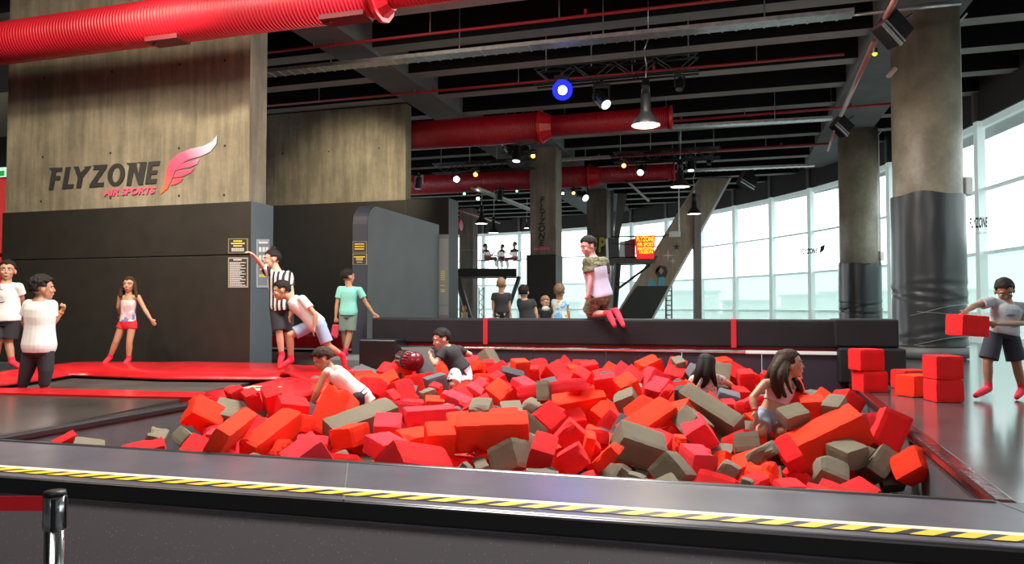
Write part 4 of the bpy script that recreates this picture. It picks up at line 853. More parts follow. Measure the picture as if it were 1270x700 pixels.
# ------------------------------------------------------------------ curved window wall
pts = facade_points
ZW = 6.7; TRZ = (4.85, 3.14, 1.5)
glass = bpy.data.materials.new('window_glass'); glass.use_nodes = True
N = glass.node_tree.nodes; L = glass.node_tree.links; N.remove(N['Principled BSDF']); tr_ = N.new('ShaderNodeBsdfTransparent'); gl_ = N.new('ShaderNodeBsdfGlossy'); mx = N.new('ShaderNodeMixShader')
tr_.inputs[0].default_value = (.93, .98, .97, 1); gl_.inputs['Roughness'].default_value = .03; mx.inputs[0].default_value = .06
L.new(tr_.outputs[0], mx.inputs[1]); L.new(gl_.outputs[0], mx.inputs[2]); L.new(mx.outputs[0], N['Material Output'].inputs[0])
glass2 = bpy.data.materials.new('frosted_film_glass'); glass2.use_nodes = True
N = glass2.node_tree.nodes; L = glass2.node_tree.links; N.remove(N['Principled BSDF']); tr_ = N.new('ShaderNodeBsdfTransparent'); gl_ = N.new('ShaderNodeBsdfTranslucent'); mx = N.new('ShaderNodeMixShader')
tr_.inputs[0].default_value = (.62, .72, .69, 1); gl_.inputs['Color'].default_value = (.55, .64, .60, 1); mx.inputs[0].default_value = .45
L.new(tr_.outputs[0], mx.inputs[1]); L.new(gl_.outputs[0], mx.inputs[2]); L.new(mx.outputs[0], N['Material Output'].inputs[0])
for i in range(len(pts)-1):
    a, b = pts[i], pts[i+1]; d = (b-a).normalized(); n = Vector((-d.y, d.x, 0)); ln = (b-a).length
    # mullion towards the room
    inn = n if n.dot(Vector((0, 20, 0))-a) > 0 else -n
    bm = BM(); ang = math.atan2(d.y, d.x)
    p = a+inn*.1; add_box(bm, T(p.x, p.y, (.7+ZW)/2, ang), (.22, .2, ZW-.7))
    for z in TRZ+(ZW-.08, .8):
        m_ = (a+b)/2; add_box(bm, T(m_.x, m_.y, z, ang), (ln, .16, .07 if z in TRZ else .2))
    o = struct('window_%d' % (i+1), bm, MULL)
    bm = BM(); m_ = (a+b)/2-inn*.02
    zz = (.7,)+TRZ[::-1]+(ZW,)
    for j in range(4):
        add_box(bm, T(m_.x, m_.y, (zz[j]+zz[j+1])/2, ang), (ln, .01, zz[j+1]-zz[j]), mi=1 if j < 2 else 0)
    link('pane', bm, [glass, glass2], o)
    bm = BM(); m_ = (a+b)/2+inn*.05; add_box(bm, T(m_.x, m_.y, (ZW+8.4)/2, ang), (ln+.02, .2, 8.4-ZW)); 
    p = a+inn*.18; add_box(bm, T(p.x, p.y, (ZW+7.9)/2, ang), (.16, .14, 7.9-ZW), mi=1)
    struct('wall_above_windows', bm, [mat('bulkhead_black', (.03, .026, .026), .8), BRONZE])
# outside overhang, ground and pale city
bm = BM()
for i in range(len(pts)-1):
    a, b = pts[i], pts[i+1]; d = (b-a).normalized(); n = Vector((-d.y, d.x, 0)); out = -n if n.dot(Vector((0, 20, 0))-a) > 0 else n
    d2 = (pts[min(i+2, len(pts)-1)]-b); d2 = d2.normalized() if d2.length > 0 else d; n2 = Vector((-d2.y, d2.x, 0)); out2 = -n2 if n2.dot(Vector((0, 20, 0))-b) > 0 else n2
    vv = [bm.verts.new((p.x, p.y, 6.75)) for p in (a, b, b+out2*1.3, a+out*1.3)]; bm.faces.new(vv)
struct('roof_overhang', bm, mat('overhang_grey', (.6, .63, .6), .8))
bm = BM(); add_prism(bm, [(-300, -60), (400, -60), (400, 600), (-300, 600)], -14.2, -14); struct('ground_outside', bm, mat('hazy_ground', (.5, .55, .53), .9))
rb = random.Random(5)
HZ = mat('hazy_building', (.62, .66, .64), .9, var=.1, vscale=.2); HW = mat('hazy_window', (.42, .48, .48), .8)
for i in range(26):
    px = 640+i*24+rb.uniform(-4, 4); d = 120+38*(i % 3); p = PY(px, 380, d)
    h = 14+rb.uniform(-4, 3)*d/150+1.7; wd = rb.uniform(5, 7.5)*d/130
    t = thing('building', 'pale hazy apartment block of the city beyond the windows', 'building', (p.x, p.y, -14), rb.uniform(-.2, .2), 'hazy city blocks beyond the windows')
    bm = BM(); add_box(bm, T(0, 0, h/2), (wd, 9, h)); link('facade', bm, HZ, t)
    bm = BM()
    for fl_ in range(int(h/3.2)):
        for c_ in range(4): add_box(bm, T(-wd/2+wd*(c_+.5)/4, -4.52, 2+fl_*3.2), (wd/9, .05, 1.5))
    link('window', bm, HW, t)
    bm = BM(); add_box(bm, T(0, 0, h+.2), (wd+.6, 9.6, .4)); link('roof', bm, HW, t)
# lettering on glass
def glass_text(px0, px1, py, h, d, lab):
    t = wthing('window_sticker', lab, 'sticker'); a, b = PY(px0, py, d), PY(px1, py, d*.985); x = (b-a).normalized()
    o = text('lettering', 'FLYZONE', wallM((a+b)/2, Vector((x.x, x.y, 0)), off=0), h, TXTK, t, shear=.2, bold=.01, ext=.001)
    bpy.context.view_layer.update(); s = (b-a).length/o.dimensions.x; o.matrix_world = wallM((a+b)/2, Vector((x.x, x.y, 0)), off=0) @ Matrix.Diagonal((s, 1, 1, 1))
    return t, (a+b)/2, x
t, m_, x = glass_text(1201.5, 1225, 277, .34, 18.2, 'dark park name lettering on the window right of the near column')
text('subtitle', 'AIR SPORTS', wallM(m_+x*.15-Vector((0, 0, .24)), Vector((x.x, x.y, 0)), off=0), .07, TXTW, t)
t, m_, x = glass_text(993, 1014, 312, .26, 28.5, 'small dark park name lettering on the far window left of the far column')
bm = BM()
for q in range(3): add_slabpoly(bm, [m_+x*(.36+.03*q)+Vector((0, 0, -.12+.09*q)), m_+x*(.56+.02*q)+Vector((0, 0, .05+.09*q)), m_+x*(.58+.02*q)+Vector((0, 0, .16+.06*q)), m_+x*(.42)+Vector((0, 0, .0+.09*q))], Vector((0, -1, 0)), .002)
link('wing', bm, TXTK, t)
# ------------------------------------------------------------------ ducts, pipes, trays
def along(px0, px1, d0, z, py=None):
    """world end points of a line parallel to U passing px0 at depth d0"""
    p = PY(px0, 380, d0); p.z = z
    # find point where projected px == px1
    k = (px1-635)/F_PX; t_ = (k*p.y-p.x)/(U.x-k*U.y); return p, p+U*t_
def duct(lab, segs, d0, z, px_start):
    t = wthing('air_duct', lab, 'duct')
    p = PY(px_start, 380, d0); p.z = z
    for (a, b, r0, r1, kind) in segs:
        pa = along(px_start, a, d0, z)[1]; pb = along(px_start, b, d0, z)[1]
        if kind == 'tube':
            me = BM(); L_ = (pb-pa).length
            bmesh.ops.create_cone(me, cap_ends=True, segments=48, radius1=r0, radius2=r1, depth=L_)
            o = link('tube', me, DUCT, t, True); o.matrix_world = frame((pa+pb)/2, pb-pa)
        elif kind == 'reducer':
            bm = BM(); add_tube(bm, pa, pb, r0, r1, 12); link('reducer', bm, DUCTF, t)
            bm = BM(); add_tube(bm, pa-U*.03, pa+U*.03, r0+.04, r0+.04, 12); link('flange', bm, DUCTF, t)
        elif kind == 'cap':
            bm = BM(); add_tube(bm, pa-U*.03, pa+U*.03, r0, r0, 32); link('end_flange', bm, DUCTF, t)
        elif kind == 'vent':
            bm = BM(); m_ = (pa+pb)/2; L_ = (pb-pa).length
            add_box(bm, T(m_.x, m_.y-.04, z-r0+.02, UA), (L_, r0*.9, .07)); add_tube(bm, pa+Vector((0, -.0, -r0+.04)), pa+U*.12+Vector((0, -.1, -r0-.03)), .06, .02, 8)
            link('vent_grille', bm, mat('duct_vent_dark', (.12, .004, .008), .6), t)
    return t
duct('huge ribbed red duct running across the top left in front of the concrete wall', [(-200, 470, .33, .33, 'tube'), (470, 484, .36, .25, 'reducer'), (484, 700, .23, .23, 'tube'), (185, 225, .33, .33, 'vent'), (400, 455, .33, .33, 'vent')], 11.2, 5.98, 150)
duct('ribbed red duct ending behind the big pendant lamp', [(440, 672, .42, .42, 'tube'), (672, 686, .45, .3, 'reducer'), (686, 833, .30, .30, 'tube'), (834, 835, .33, .33, 'cap'), (640, 665, .42, .42, 'vent')], 21.3, 6.78, 600)
duct('farther ribbed red duct passing behind the lettered square column', [(470, 732, .43, .43, 'tube'), (732, 745, .46, .34, 'reducer'), (745, 836, .33, .33, 'tube'), (837, 838, .36, .36, 'cap'), (776, 830, .33, .33, 'vent')], 31, 6.95, 600)
duct('short piece of red duct seen above the upper floor', [(500, 570, .25, .25, 'tube'), (571, 572, .28, .28, 'cap')], 37, 5.75, 560)
def pline(name, lab, px0, y0, px1, y1, z, r, m, cat, hang=0, grp=None):
    p, q = PZ(px0, y0, z), PZ(px1, y1, z)
    t = wthing(name, lab, cat, grp)
    bm = BM(); add_tube(bm, p, q, r, seg=10); link('run', bm, m, t, True)
    if hang:
        n = int((q-p).length/hang)
        for i in range(n+1):
            h_ = lerp(p, q, (i+.35)/(n+1)); bm = BM(); add_tube(bm, h_, (h_.x, h_.y, 8.3), .012, seg=6); link('hanger', bm, STEEL, t)
            if i % 2 == 0:
                bm = BM(); add_tube(bm, (h_.x+.5, h_.y-.12, z+r), (h_.x+.5, h_.y-.12, z+.14), .03, seg=8); link('sprinkler_head', bm, m, t)
    return t
pline('sprinkler_pipe', 'thin red sprinkler pipe nearest to the viewer under the ceiling', 100, 92, 1000, -12, 7.3, .032, REDPIPE, 'pipe', 3)
pline('sprinkler_pipe', 'second thin red sprinkler pipe, ending before the near round column', 250, 139, 1047, 67, 7.3, .035, REDPIPE, 'pipe', 3.4)
pline('sprinkler_pipe', 'thin red sprinkler pipe behind the end of the middle duct', 790, 154, 1105, 129, 7.3, .04, REDPIPE, 'pipe', 3)
pline('sprinkler_pipe', 'farthest thin red sprinkler pipe near the distant truss', 690, 199, 1030, 178, 7.3, .045, REDPIPE, 'pipe', 4)
pline('sprinkler_pipe', 'red sprinkler pipe sloping over the upper floor at left', 548, 255, 620, 277, 6.3, .04, mat('pipe_pale_red', (.5, .2, .18), .5), 'pipe')
def tray(lab, px0, y0, px1, y1, z, wd, hang=3.0, hh=.07, m=STEEL):
    p, q = PZ(px0, y0, z), PZ(px1, y1, z); t = wthing('cable_tray', lab, 'cable tray'); d = (q-p); ang = math.atan2(d.y, d.x); c = (p+q)/2
    bm = BM(); add_box(bm, T(c.x, c.y, z, ang), (d.length, wd, .012)); n = d.normalized().cross(Vector((0, 0, 1)))*wd/2
    for s in (-1, 1): add_box(bm, T(c.x+n.x*s, c.y+n.y*s, z+hh/2, ang), (d.length, .012, hh))
    k_ = int(d.length/.25)
    for i in range(k_):
        e = lerp(p, q, i/k_); add_box(bm, T(e.x, e.y, z-.01, ang), (.04, wd+.02, .014))
    link('tray', bm, m, t)
    for i in range(int(d.length/hang)):
        e = lerp(p, q, (i+.5)/int(d.length/hang)); bm = BM(); add_tube(bm, e, (e.x, e.y, 8.3), .014, seg=6); link('hanger', bm, STEEL, t)
tray('galvanised cable tray crossing in front of the near truss', 200, 106, 1058, 18.5, 7.0, .34)
tray('brightly lit galvanised cable tray level with the middle duct', 640, 170, 1032, 148, 7.0, .3)
tray('distant galvanised cable tray right of the far duct end', 850, 213, 1010, 206, 6.8, .3, 5)
tray('short galvanised cable tray above the far duct', 670, 201, 757, 196, 7.2, .3, 5)
tray('long pale light rail sloping over the upper floor', 588, 234, 660, 262, 6.0, .25, 9, m=mat('pale_rail', (.55, .55, .5), .4))
bm = BM(); p, q = PZ(1058, 18.5, 7.0), PZ(1192, 4, 7.0); add_tube(bm, p, q, .03); tag(link('conduit', bm, STEEL, None, True), 'straight silver conduit from the cable tray to the near column', 'conduit')
# red trunking with hanging speakers
t = wthing('cable_trunking', 'pinkish red cable run dropping diagonally between the hanging speakers', 'cable')
bm = BM(); add_path(bm, [PY(1113, -6, 11.6), PY(1098, 22, 12.2)], .05); add_path(bm, [PY(1084, 52, 12.8), PY(1043, 143, 19.0)], .05); add_path(bm, [PY(1034, 163, 20), PY(1027, 187, 24)], .035)
link('cable', bm, mat('cable_pink', (.42, .16, .13), .4), t, True)
def speaker(lab, px, py, d, s, rot):
    c = PY(px, py, d); t = thing('speaker', lab, 'speaker', c); t.rotation_euler = rot
    bm = BM(); add_box(bm, Matrix(), (s*1.15, s*.8, s), bevel=.02); link('cabinet', bm, mat('speaker_black', (.008, .008, .008), .7, spec=.2), t)
    bm = BM(); add_box(bm, T(-s*.585, 0, 0), (.015, s*.74, s*.92)); link('grille', bm, mat('speaker_grille', (.07, .02, .022), .6), t)
    bm = BM(); add_box(bm, T(0, -s*.42, -s*.3), (s*1.2, .03, .03)); add_box(bm, T(0, -s*.42, -s*.5), (s*1.2, .04, .05)); link('bracket', bm, STEEL, t)
    bm = BM()
    for dx in (.1, .22): add_tube(bm, (s*dx, -s*.41, s*.1), (s*dx, -s*.39, s*.1), .02, seg=10)
    link('socket', bm, BLACK, t)
    bm = BM(); add_tube(bm, (0, 0, s*.5), (s*.2, 0, s*1.2), .02); link('hanger', bm, BLACK, t)
speaker('black loudspeaker hanging left of the near round column', 1107, 37, 12.3, .40, (0, .75, .2))
speaker('black loudspeaker hanging left of the far round column', 1044, 157, 20.5, .40, (0, .7, .2))
speaker('small black loudspeaker hanging above the leaning strut', 927, 224, 30, .55, (0, .5, .2))
c = PY(1085, 66, 12.5); t = wthing('hanging_warning_lamp', 'small black lamp with yellow lens under the nearest speaker', 'lamp')
bm = BM(); add_tube(bm, c+Vector((0, 0, .08)), c, .045, .05); link('housing', bm, BLACK, t); bm = BM(); add_ball(bm, c-Vector((0, 0, .01)), .042); link('lens', bm, mat('yellow_lens', (.9, .75, .02), .3, emit=(1, .8, .02), estr=.8), t, True)
c = PY(1106, 90, 13.4); bm = BM(); add_box(bm, Matrix.Translation(c) @ Euler((0, .7, 0)).to_matrix().to_4x4(), (.08, .1, .22), bevel=.02); tag(link('mounted_sensor', bm, mat('sensor_pink', (.4, .28, .25), .4)), 'small pinkish sensor fixed to the near round column high up', 'sensor')
# ------------------------------------------------------------------ trusses
def truss(lab, px0, y0, px1, y1, d, hgt=.3, dep=.3):
    t = wthing('lighting_truss', lab, 'truss'); p = PY(px0, y0, d); k_ = (px1-635)/F_PX; t_ = (k_*p.y-p.x)/(U.x-k_*U.y); q = p+U*t_
    q.z = p.z = (PY(px0, y0, d).z+PY(px1, y1, q.y).z)/2
    bm = BM(); dz = Vector((0, 0, hgt)); dv = V*dep
    for o in (Vector(), dz, dv, dz+dv): add_tube(bm, p-o+dz*0, q-o, .024, seg=8)
    link('chords', bm, BLACK, t, True)
    n = int((q-p).length/hgt*.8); bm = BM()
    for i in range(n):
        a, b = lerp(p, q, i/n), lerp(p, q, (i+1)/n)
        if i % 2: a, b = b, a
        add_tube(bm, a, b-dz, .012, seg=6); add_tube(bm, a-dv, b-dv-dz, .012, seg=6); add_tube(bm, a, b-dv, .012, seg=6)
    link('braces', bm, mat('truss_brace', (.05, .05, .05), .35, .5), t, True)
    for f in (.06, .35, .62, .94):
        e = lerp(p, q, f); bm = BM(); add_tube(bm, e, (e.x, e.y, 8.3), .012, seg=6); link('hanger', bm, STEEL, t)
    return t, p, q
T1, p1, q1 = truss('black box lighting truss carrying the blue spotlight and the big lamp', 666, 93, 869, 68, 15.9, .34, .3)
T2, p2, q2 = truss('far black box lighting truss above the red spotlight', 762, 193, 895, 182, 25.5, .34)
T3, p3, q3 = truss('black lighting truss with fixtures left of the lettered column', 540, 204, 665, 199, 27, .34)
T4, p4, q4 = truss('short black truss with small lamps near the lettered column top', 625, 172, 664, 188, 23.5, .3)
def head(lab, px, py, d, s, tilt, glow=None, gs=0, ztop=None, cat='spotlight', col=None):
    c = PY(px, py, d); t = thing('spotlight' if cat == 'spotlight' else 'hanging_lamp', lab, cat, c)
    R = Euler(tilt).to_matrix().to_4x4()
    bm = BM(); bmesh.ops.create_cone(bm, cap_ends=True, segments=24, radius1=s*.30, radius2=s*.36, depth=s, matrix=R)
    bmesh.ops.create_cone(bm, cap_ends=True, segments=24, radius1=s*.2, radius2=s*.3, depth=s*.2, matrix=R @ T(0, 0, -s*.58)); link('lamp_head', bm, BLACK, t)
    bm = BM(); bmesh.ops.create_cone(bm, cap_ends=True, segments=24, radius1=s*.28, radius2=s*.28, depth=.01, matrix=R @ T(0, 0, s*.51))
    link('lens', bm, mat('lens_'+(col or 'off'), (.5, .5, .5), .1, emit=glow, estr=gs) if glow else mat('lens_off', (.15, .15, .17), .1), t)
    bm = BM()
    for sx_ in (-1, 1): add_box(bm, T(sx_*s*.42, 0, s*.3), (s*.08, s*.2, s*.9))
    add_box(bm, T(0, 0, s*.78), (s*.95, s*.4, s*.14)); add_tube(bm, (0, 0, s*.8), (0, 0, s*1.1), s*.1); link('yoke', bm, BLACK, t)
    return t
t = head('stage spotlight glowing intense blue under the near truss', 697, 111, 15.5, .34, (PI*.62, 0, 0), (.06, .10, 1), 30, col='blue')
bm = BM(); bmesh.ops.create_cone(bm, cap_ends=True, segments=32, radius1=.21, radius2=.21, depth=.02, matrix=Euler((PI*.62, 0, 0)).to_matrix().to_4x4() @ T(0, 0, .15)); link('halo_disc', bm, mat('blue_halo', (.0, .01, .6), .4, emit=(.004, .01, 1), estr=2.2), t)  # glowing disc added behind the lens as its blue halo
bm = BM(); Rb = Euler((PI*.62, 0, 0)).to_matrix().to_4x4()
for i in range(5): add_ball(bm, (Rb @ T(.055*math.cos(2*PI*i/5), .055*math.sin(2*PI*i/5), .185)).translation, .036, 10)
link('led_cluster', bm, mat('blue_led_core', (.5, .6, 1), .4, emit=(.45, .6, 1), estr=25), t)
head('black moving head with pale lens pointing down right on the near truss', 746, 124, 15.4, .38, (PI*.8, -.55, 0), (.8, 1, .95), 2.2, col='pale')
head('small black spotlight hanging at the right end of the near truss', 843, 105, 15.2, .24, (PI*.9, .2, 0))
head('bright white spotlight glowing in front of the far red duct', 566, 222, 26.5, .34, (PI*.58, 0, .1), (1, 1, .95), 45, col='white')
head('orange glowing spotlight left of the lettered column beside the white one', 590, 216, 26.5, .26, (PI*.6, 0, 0), (1, .28, .02), 14, col='orange')
head('orange glowing spotlight at the top left edge of the lettered column', 661, 193, 24.5, .24, (PI*.6, 0, 0), (1, .28, .02), 10, col='orange')
head('red glowing spotlight in front of the far red duct', 773, 205, 25.5, .26, (PI*.6, 0, 0), (1, .12, .03), 14, col='red')
head('green glowing lamp under the far duct, left one', 576, 240, 29, .17, (PI*.6, 0, 0), (.1, 1, .4), 8, col='green', cat='lamp')
head('green glowing lamp under the far duct, right one', 641, 237, 29, .13, (PI*.6, 0, 0), (.1, 1, .4), 5, col='green', cat='lamp')
head('white glowing lamp hanging beside the left green lamp', 593, 245, 28, .2, (PI*.7, 0, 0), (1, .98, .9), 12, col='white', cat='lamp')
head('large black fixture pointing down left of the lettered column', 641, 192, 23, .42, (PI*.95, .1, 0), (.8, .9, .9), 1.5, col='pale')
head('black fixture above the shining one left of the lettered column', 630, 183, 23.4, .38, (PI*.9, -.5, .4))
head('black moving head hanging just right of the middle concrete wall', 519, 228, 22, .3, (PI, .1, 0))
head('black moving head under the far duct beside the green lamp', 620, 243, 28.5, .35, (PI, .1, 0))
head('black spotlight with pale lens tilted left under the far truss', 795, 211, 25.3, .4, (PI*.75, .6, .2), (.9, 1, .95), 2, col='pale')
head('black fixture shining down at the right end of the far duct', 857, 205, 25.3, .38, (PI*.95, .05, 0), (.9, 1, .95), 2, col='pale')
head('small black spotlight at the right end of the far truss', 880, 200, 25, .25, (PI*.9, .3, 0))
head('black fixture tilted right beside the dark painted column', 722, 243, 30, .5, (PI*.7, -.6, .2), (.9, 1, .95), 2.5, col='pale')
head('small glowing red lamp right of the lettered column', 711, 238, 29, .22, (PI*.7, 0, 0), (1, .1, .03), 6, col='red', cat='lamp')
head('round white lamp glowing right beside the lettered column', 698, 240, 25.8, .12, (PI*.55, 0, 0), (1, 1, .95), 8, col='white', cat='lamp')
# pendant lamps
def pendant(lab, px, py_rim, d, r, flex=None, e=10, hgt=None):
    c = PY(px, py_rim, d); hgt = hgt or r*1.7; t = thing('pendant_lamp', lab, 'pendant lamp', c)
    bm = BM(); prof = [(r, 0), (r*.97, r*.12), (r*.78, r*.42), (r*.5, r*.78), (r*.36, r*1.0), (r*.34, hgt), (r*.18, hgt+r*.12), (0, hgt+r*.14)]
    n = 36; rows = [[bm.verts.new((q[0]*math.cos(2*PI*i/n), q[0]*math.sin(2*PI*i/n), q[1])) for i in range(n)] for q in prof[:-1]]
    for a, b in zip(rows[:-1], rows[1:]):
        for i in range(n): bm.faces.new((a[i], a[(i+1) % n], b[(i+1) % n], b[i]))
    link('shade', bm, mat('lamp_shade_black', (.02, .02, .02), .35), t, True)
    bm = BM(); bmesh.ops.create_cone(bm, cap_ends=True, segments=36, radius1=r*.93, radius2=r*.93, depth=.01, matrix=T(0, 0, .03)); link('glowing_diffuser', bm, mat('lamp_glow', (1, .9, .7), .4, emit=(1, .88, .62), estr=e), t)
    bm = BM(); add_tube(bm, (0, 0, hgt), (0, 0, hgt+r*1.1), r*.3, r*.26, 16); link('ballast', bm, BLACK, t, True)
    bm = BM(); zt_ = 8.3-c.z; fx = flex or [(0, 0)]
    add_path(bm, [Vector((0, 0, hgt+r)), Vector((.02, 0, hgt+r+.3))]+([Vector((-.03, 0, hgt+r+.6)), Vector((.06, 0, hgt+r+.85))] if flex else [])+[Vector((.06, 0, zt_))], .012, 6); link('cable', bm, STEEL, t, True)
    return t
pendant('big black pendant lamp glowing warm yellow, nearest of all', 801, 156, 14.6, .285, True, 9, .62)
pendant('black pendant lamp glowing over the end of the far duct', 843.5, 232.5, 24, .32, False, 7)
pendant('lowest black pendant lamp in front of the leaning strut top', 861, 266, 27, .27, True, 7)
pendant('left black pendant lamp over the upper floor', 597, 278, 33, .30, False, 5)
pendant('right black pendant lamp over the upper floor', 612, 289.5, 35, .28, False, 5)
pendant('tiny pendant lamp against the window left of the lettered column', 653, 284, 40, .13, False, 5)
for (x, z, y) in ((-3.0, 6.9, 10.5),): pass
# ------------------------------------------------------------------ upper floor at left with seated people, far platform with screen
t = wthing('upper_floor', 'black steel upper floor deck on slanted legs at the far left', 'balcony'); zf = 1.7+47*38/917.
x0, x1 = PY(548, 380, 38).x, PY(641, 380, 38).x
bm = BM(); add_box(bm, T((x0+x1)/2, 39.2, zf-.22), (x1-x0, 2.6, .42)); link('deck', bm, BLACK, t)
for a, b in (((565, 343), (581, 398)), ((568, 343), (585, 398)), ((644, 343), (624, 402)), ((627, 343), (622, 352))):
    bm = BM(); add_tube(bm, PY(*a, 38.6), PY(*b, 38.6), .11, seg=6); link('slanted_leg', bm, mat('grey_leg', (.05, .05, .05), .4), t)
bm = BM(); add_box(bm, T((x0+x1)/2, 38.0, zf+.95), (x1-x0, .03, .03)); 
for i in range(5): add_box(bm, T(lerp(x0, x1, i/4), 38.0, zf+.48), (.025, .025, .96))
link('railing', bm, mat('thin_rail', (.2, .2, .2), .4), t)
bm = BM(); add_box(bm, T((x0+x1)/2, 38.05, zf+.45), (x1-x0, .01, .8)); link('glass_panel', bm, glass, t)
# table and chairs for the seated three
t = wthing('cafe_table', 'small pale table between the seated people upstairs', 'table'); c = PY(618, 318, 38.9)
bm = BM(); add_tube(bm, (c.x, c.y, c.z), (c.x, c.y, c.z+.03), .35, seg=20); link('table_top', bm, WHITE, t); bm = BM(); add_tube(bm, (c.x, c.y, zf), (c.x, c.y, c.z), .04); add_tube(bm, (c.x, c.y, zf), (c.x, c.y, zf+.03), .22); link('pedestal', bm, STEEL, t)
for px, lab, s in ((601, 'grey chair of the leftmost person seated upstairs', -1), (622, 'grey chair of the middle person seated upstairs', 1), (641, 'grey chair of the rightmost person seated upstairs', 1)):
    t = wthing('chair', lab, 'chair', None); c = PY(px, 320, 38.9 if px != 622 else 39.3)
    bm = BM(); add_box(bm, T(c.x, c.y, zf+.46), (.42, .42, .04), bevel=.01); link('seat', bm, mat('chair_grey', (.18, .18, .18), .6), t)
    bm = BM(); add_box(bm, T(c.x+.2*s, c.y, zf+.72), (.03, .4, .42), bevel=.01); link('backrest', bm, mat('chair_grey', (.18, .18, .18), .6), t)
    for dx in (-.17, .17):
        for dy in (-.17, .17): bm = BM(); add_tube(bm, (c.x+dx, c.y+dy, zf), (c.x+dx, c.y+dy, zf+.45), .015, seg=6); link('leg', bm, STEEL, t)
bm = BM(); qq = [PY(573, 398, 20), PY(573, 398, 20)]; bm.free()
# lattice tower and grey machine below
t = wthing('lattice_stand', 'slim dark lattice stand by the windows below the upper floor', 'stand'); bm = BM()
a, b = PY(594, 357, 36), PY(600, 357, 36)
for p in (a, b): add_tube(bm, (p.x, p.y, .7), (p.x, p.y, p.z), .025, seg=6)
for i in range(8):
    z0 = lerp(.7, a.z, i/8); z1 = lerp(.7, a.z, (i+1)/8); add_tube(bm, (a.x if i % 2 else b.x, a.y, z0), (b.x if i % 2 else a.x, a.y, z1), .015, seg=6)
link('lattice', bm, BLACK, t)
# platform at the far centre with red screen
DP = 32.0
def onF(px, py, o=0): return PL(px, py, Vector((0, DP-o, 0)), Vector((0, 1, 0)))
t = wthing('viewing_platform', 'dark steel platform holding the red electronic sign', 'platform')
bm = BM(); add_slabpoly(bm, [onF(755, 319.5), onF(816, 317.5), onF(812, 326), onF(755, 327.5)], Vector((0, 1, 0)), 1.6); link('deck', bm, mat('platform_dark', (.07, .055, .055), .5), t)
bm = BM(); add_slabpoly(bm, [onF(754, 295), onF(768, 296), onF(768, 320), onF(755, 321)], Vector((0, 1, 0)), .8); link('side_box', bm, mat('platform_side', (.05, .045, .045), .5), t)
bm = BM(); add_slabpoly(bm, [onF(775, 299), onF(784, 297), onF(788, 296), onF(788, 320), onF(775, 320)], Vector((0, 1, 0)), .1); link('dark_banner', bm, mat('banner_purple', (.13, .05, .06), .6), t)
bm = BM(); add_slabpoly(bm, [onF(769, 300), onF(774.5, 299), onF(775, 320), onF(768, 320)], Vector((0, 1, 0)), .1); link('pale_panel', bm, mat('pale_panel2', (.55, .6, .6), .5), t)
bm = BM(); add_tube(bm, onF(758, 294), onF(825, 293), .03, seg=6); add_tube(bm, onF(758, 302), onF(815, 306), .02, seg=6); link('rail', bm, BLACK, t)
bm = BM(); add_tube(bm, onF(766, 327), onF(760, 402), .16, seg=6); link('leg', bm, BLACK, t); bm = BM(); add_tube(bm, onF(806, 329), onF(767, 358), .05, seg=6); link('brace', bm, BLACK, t)
bm = BM(); add_slabpoly(bm, [onF(766, 240), onF(778, 240), onF(768, 296), onF(762, 296)], Vector((0, 1, 0)), .3); link('leaning_post', bm, mat('platform_side', (.05, .045, .045), .5), t)
t = wthing('electronic_sign', 'red electronic sign with yellow lettering in front of the windows', 'sign')
bm = BM(); add_slabpoly(bm, [onF(788, 292.5, .2), onF(812.5, 292, .2), onF(811, 321, .2), onF(790, 321, .2)], Vector((0, 1, 0)), .15); link('screen', bm, mat('sign_red', (.7, .01, .01), .4, emit=(1, .02, .01), estr=.55), t)
SY = mat('sign_yellow', (1, .75, .05), .4, emit=(1, .72, .03), estr=1.2)
for body, px0, px1, y0, h_ in (('FLYZONE', 789.5, 811, 297, .24), ('AIR SPORT', 790, 811, 303.5, .17), ('HAYDIYIN', 791, 810.5, 308.8, .15), ('15:25:74', 792.5, 809.5, 313, .14)):
    fit_text('lettering', body, px0, px1, y0, y0, h_*1.25, SY, t, lambda x, y: onF(x, y, .23), Vector((1, 0, 0)), bold=.004)
c = PY(836.5, 291, 31.5); t = wthing('projector', 'white projector hanging on a thin rod in front of the leaning strut', 'projector')
bm = BM(); add_box(bm, T(c.x, c.y, c.z), (.42, .4, .24), bevel=.03); link('housing', bm, WHITE, t); bm = BM(); add_tube(bm, (c.x+.2, c.y, c.z), (c.x+.2, c.y, 7.4), .025, seg=6); link('rod', bm, STEEL, t); bm = BM(); add_path(bm, [c-Vector((.2, 0, 0)), c+Vector((-.4, 0, -.05)), c+Vector((-.55, 0, -.25))], .02, 6); link('cable', bm, BLACK, t)
bm = BM(); add_tube(bm, PY(776, 223, 30), PY(805, 250, 30), .05, seg=8); tag(link('hanging_tube', bm, mat('pale_tube', (.6, .58, .5), .4)), 'slanting pale tube under the ceiling right of the dark column', 'tube')
bm = BM(); add_tube(bm, PY(853, 353, 36), PY(853, 392, 36), .06, seg=6); a, b = PY(826, 353, 36), PY(833, 353, 36)
t = wthing('ladder', 'thin dark ladder standing by the windows beside the leaning strut', 'ladder'); bm.free(); bm = BM()
for px in (826, 833): add_tube(bm, PY(px, 352, 36), PY(px, 402, 36), .035, seg=6)
link('rail', bm, BLACK, t); bm = BM()
for i in range(8): add_tube(bm, PY(826, 355+i*6, 36), PY(833, 355+i*6, 36), .025, seg=6)
link('rung', bm, BLACK, t)
bm = BM(); p = PY(865, 380, 33); add_box(bm, T(p.x, p.y, 3.7), (.30, .3, 6.0)); tag(link('window_post', bm, mat('brown_post', (.2, .17, .15), .6)), kind='structure')
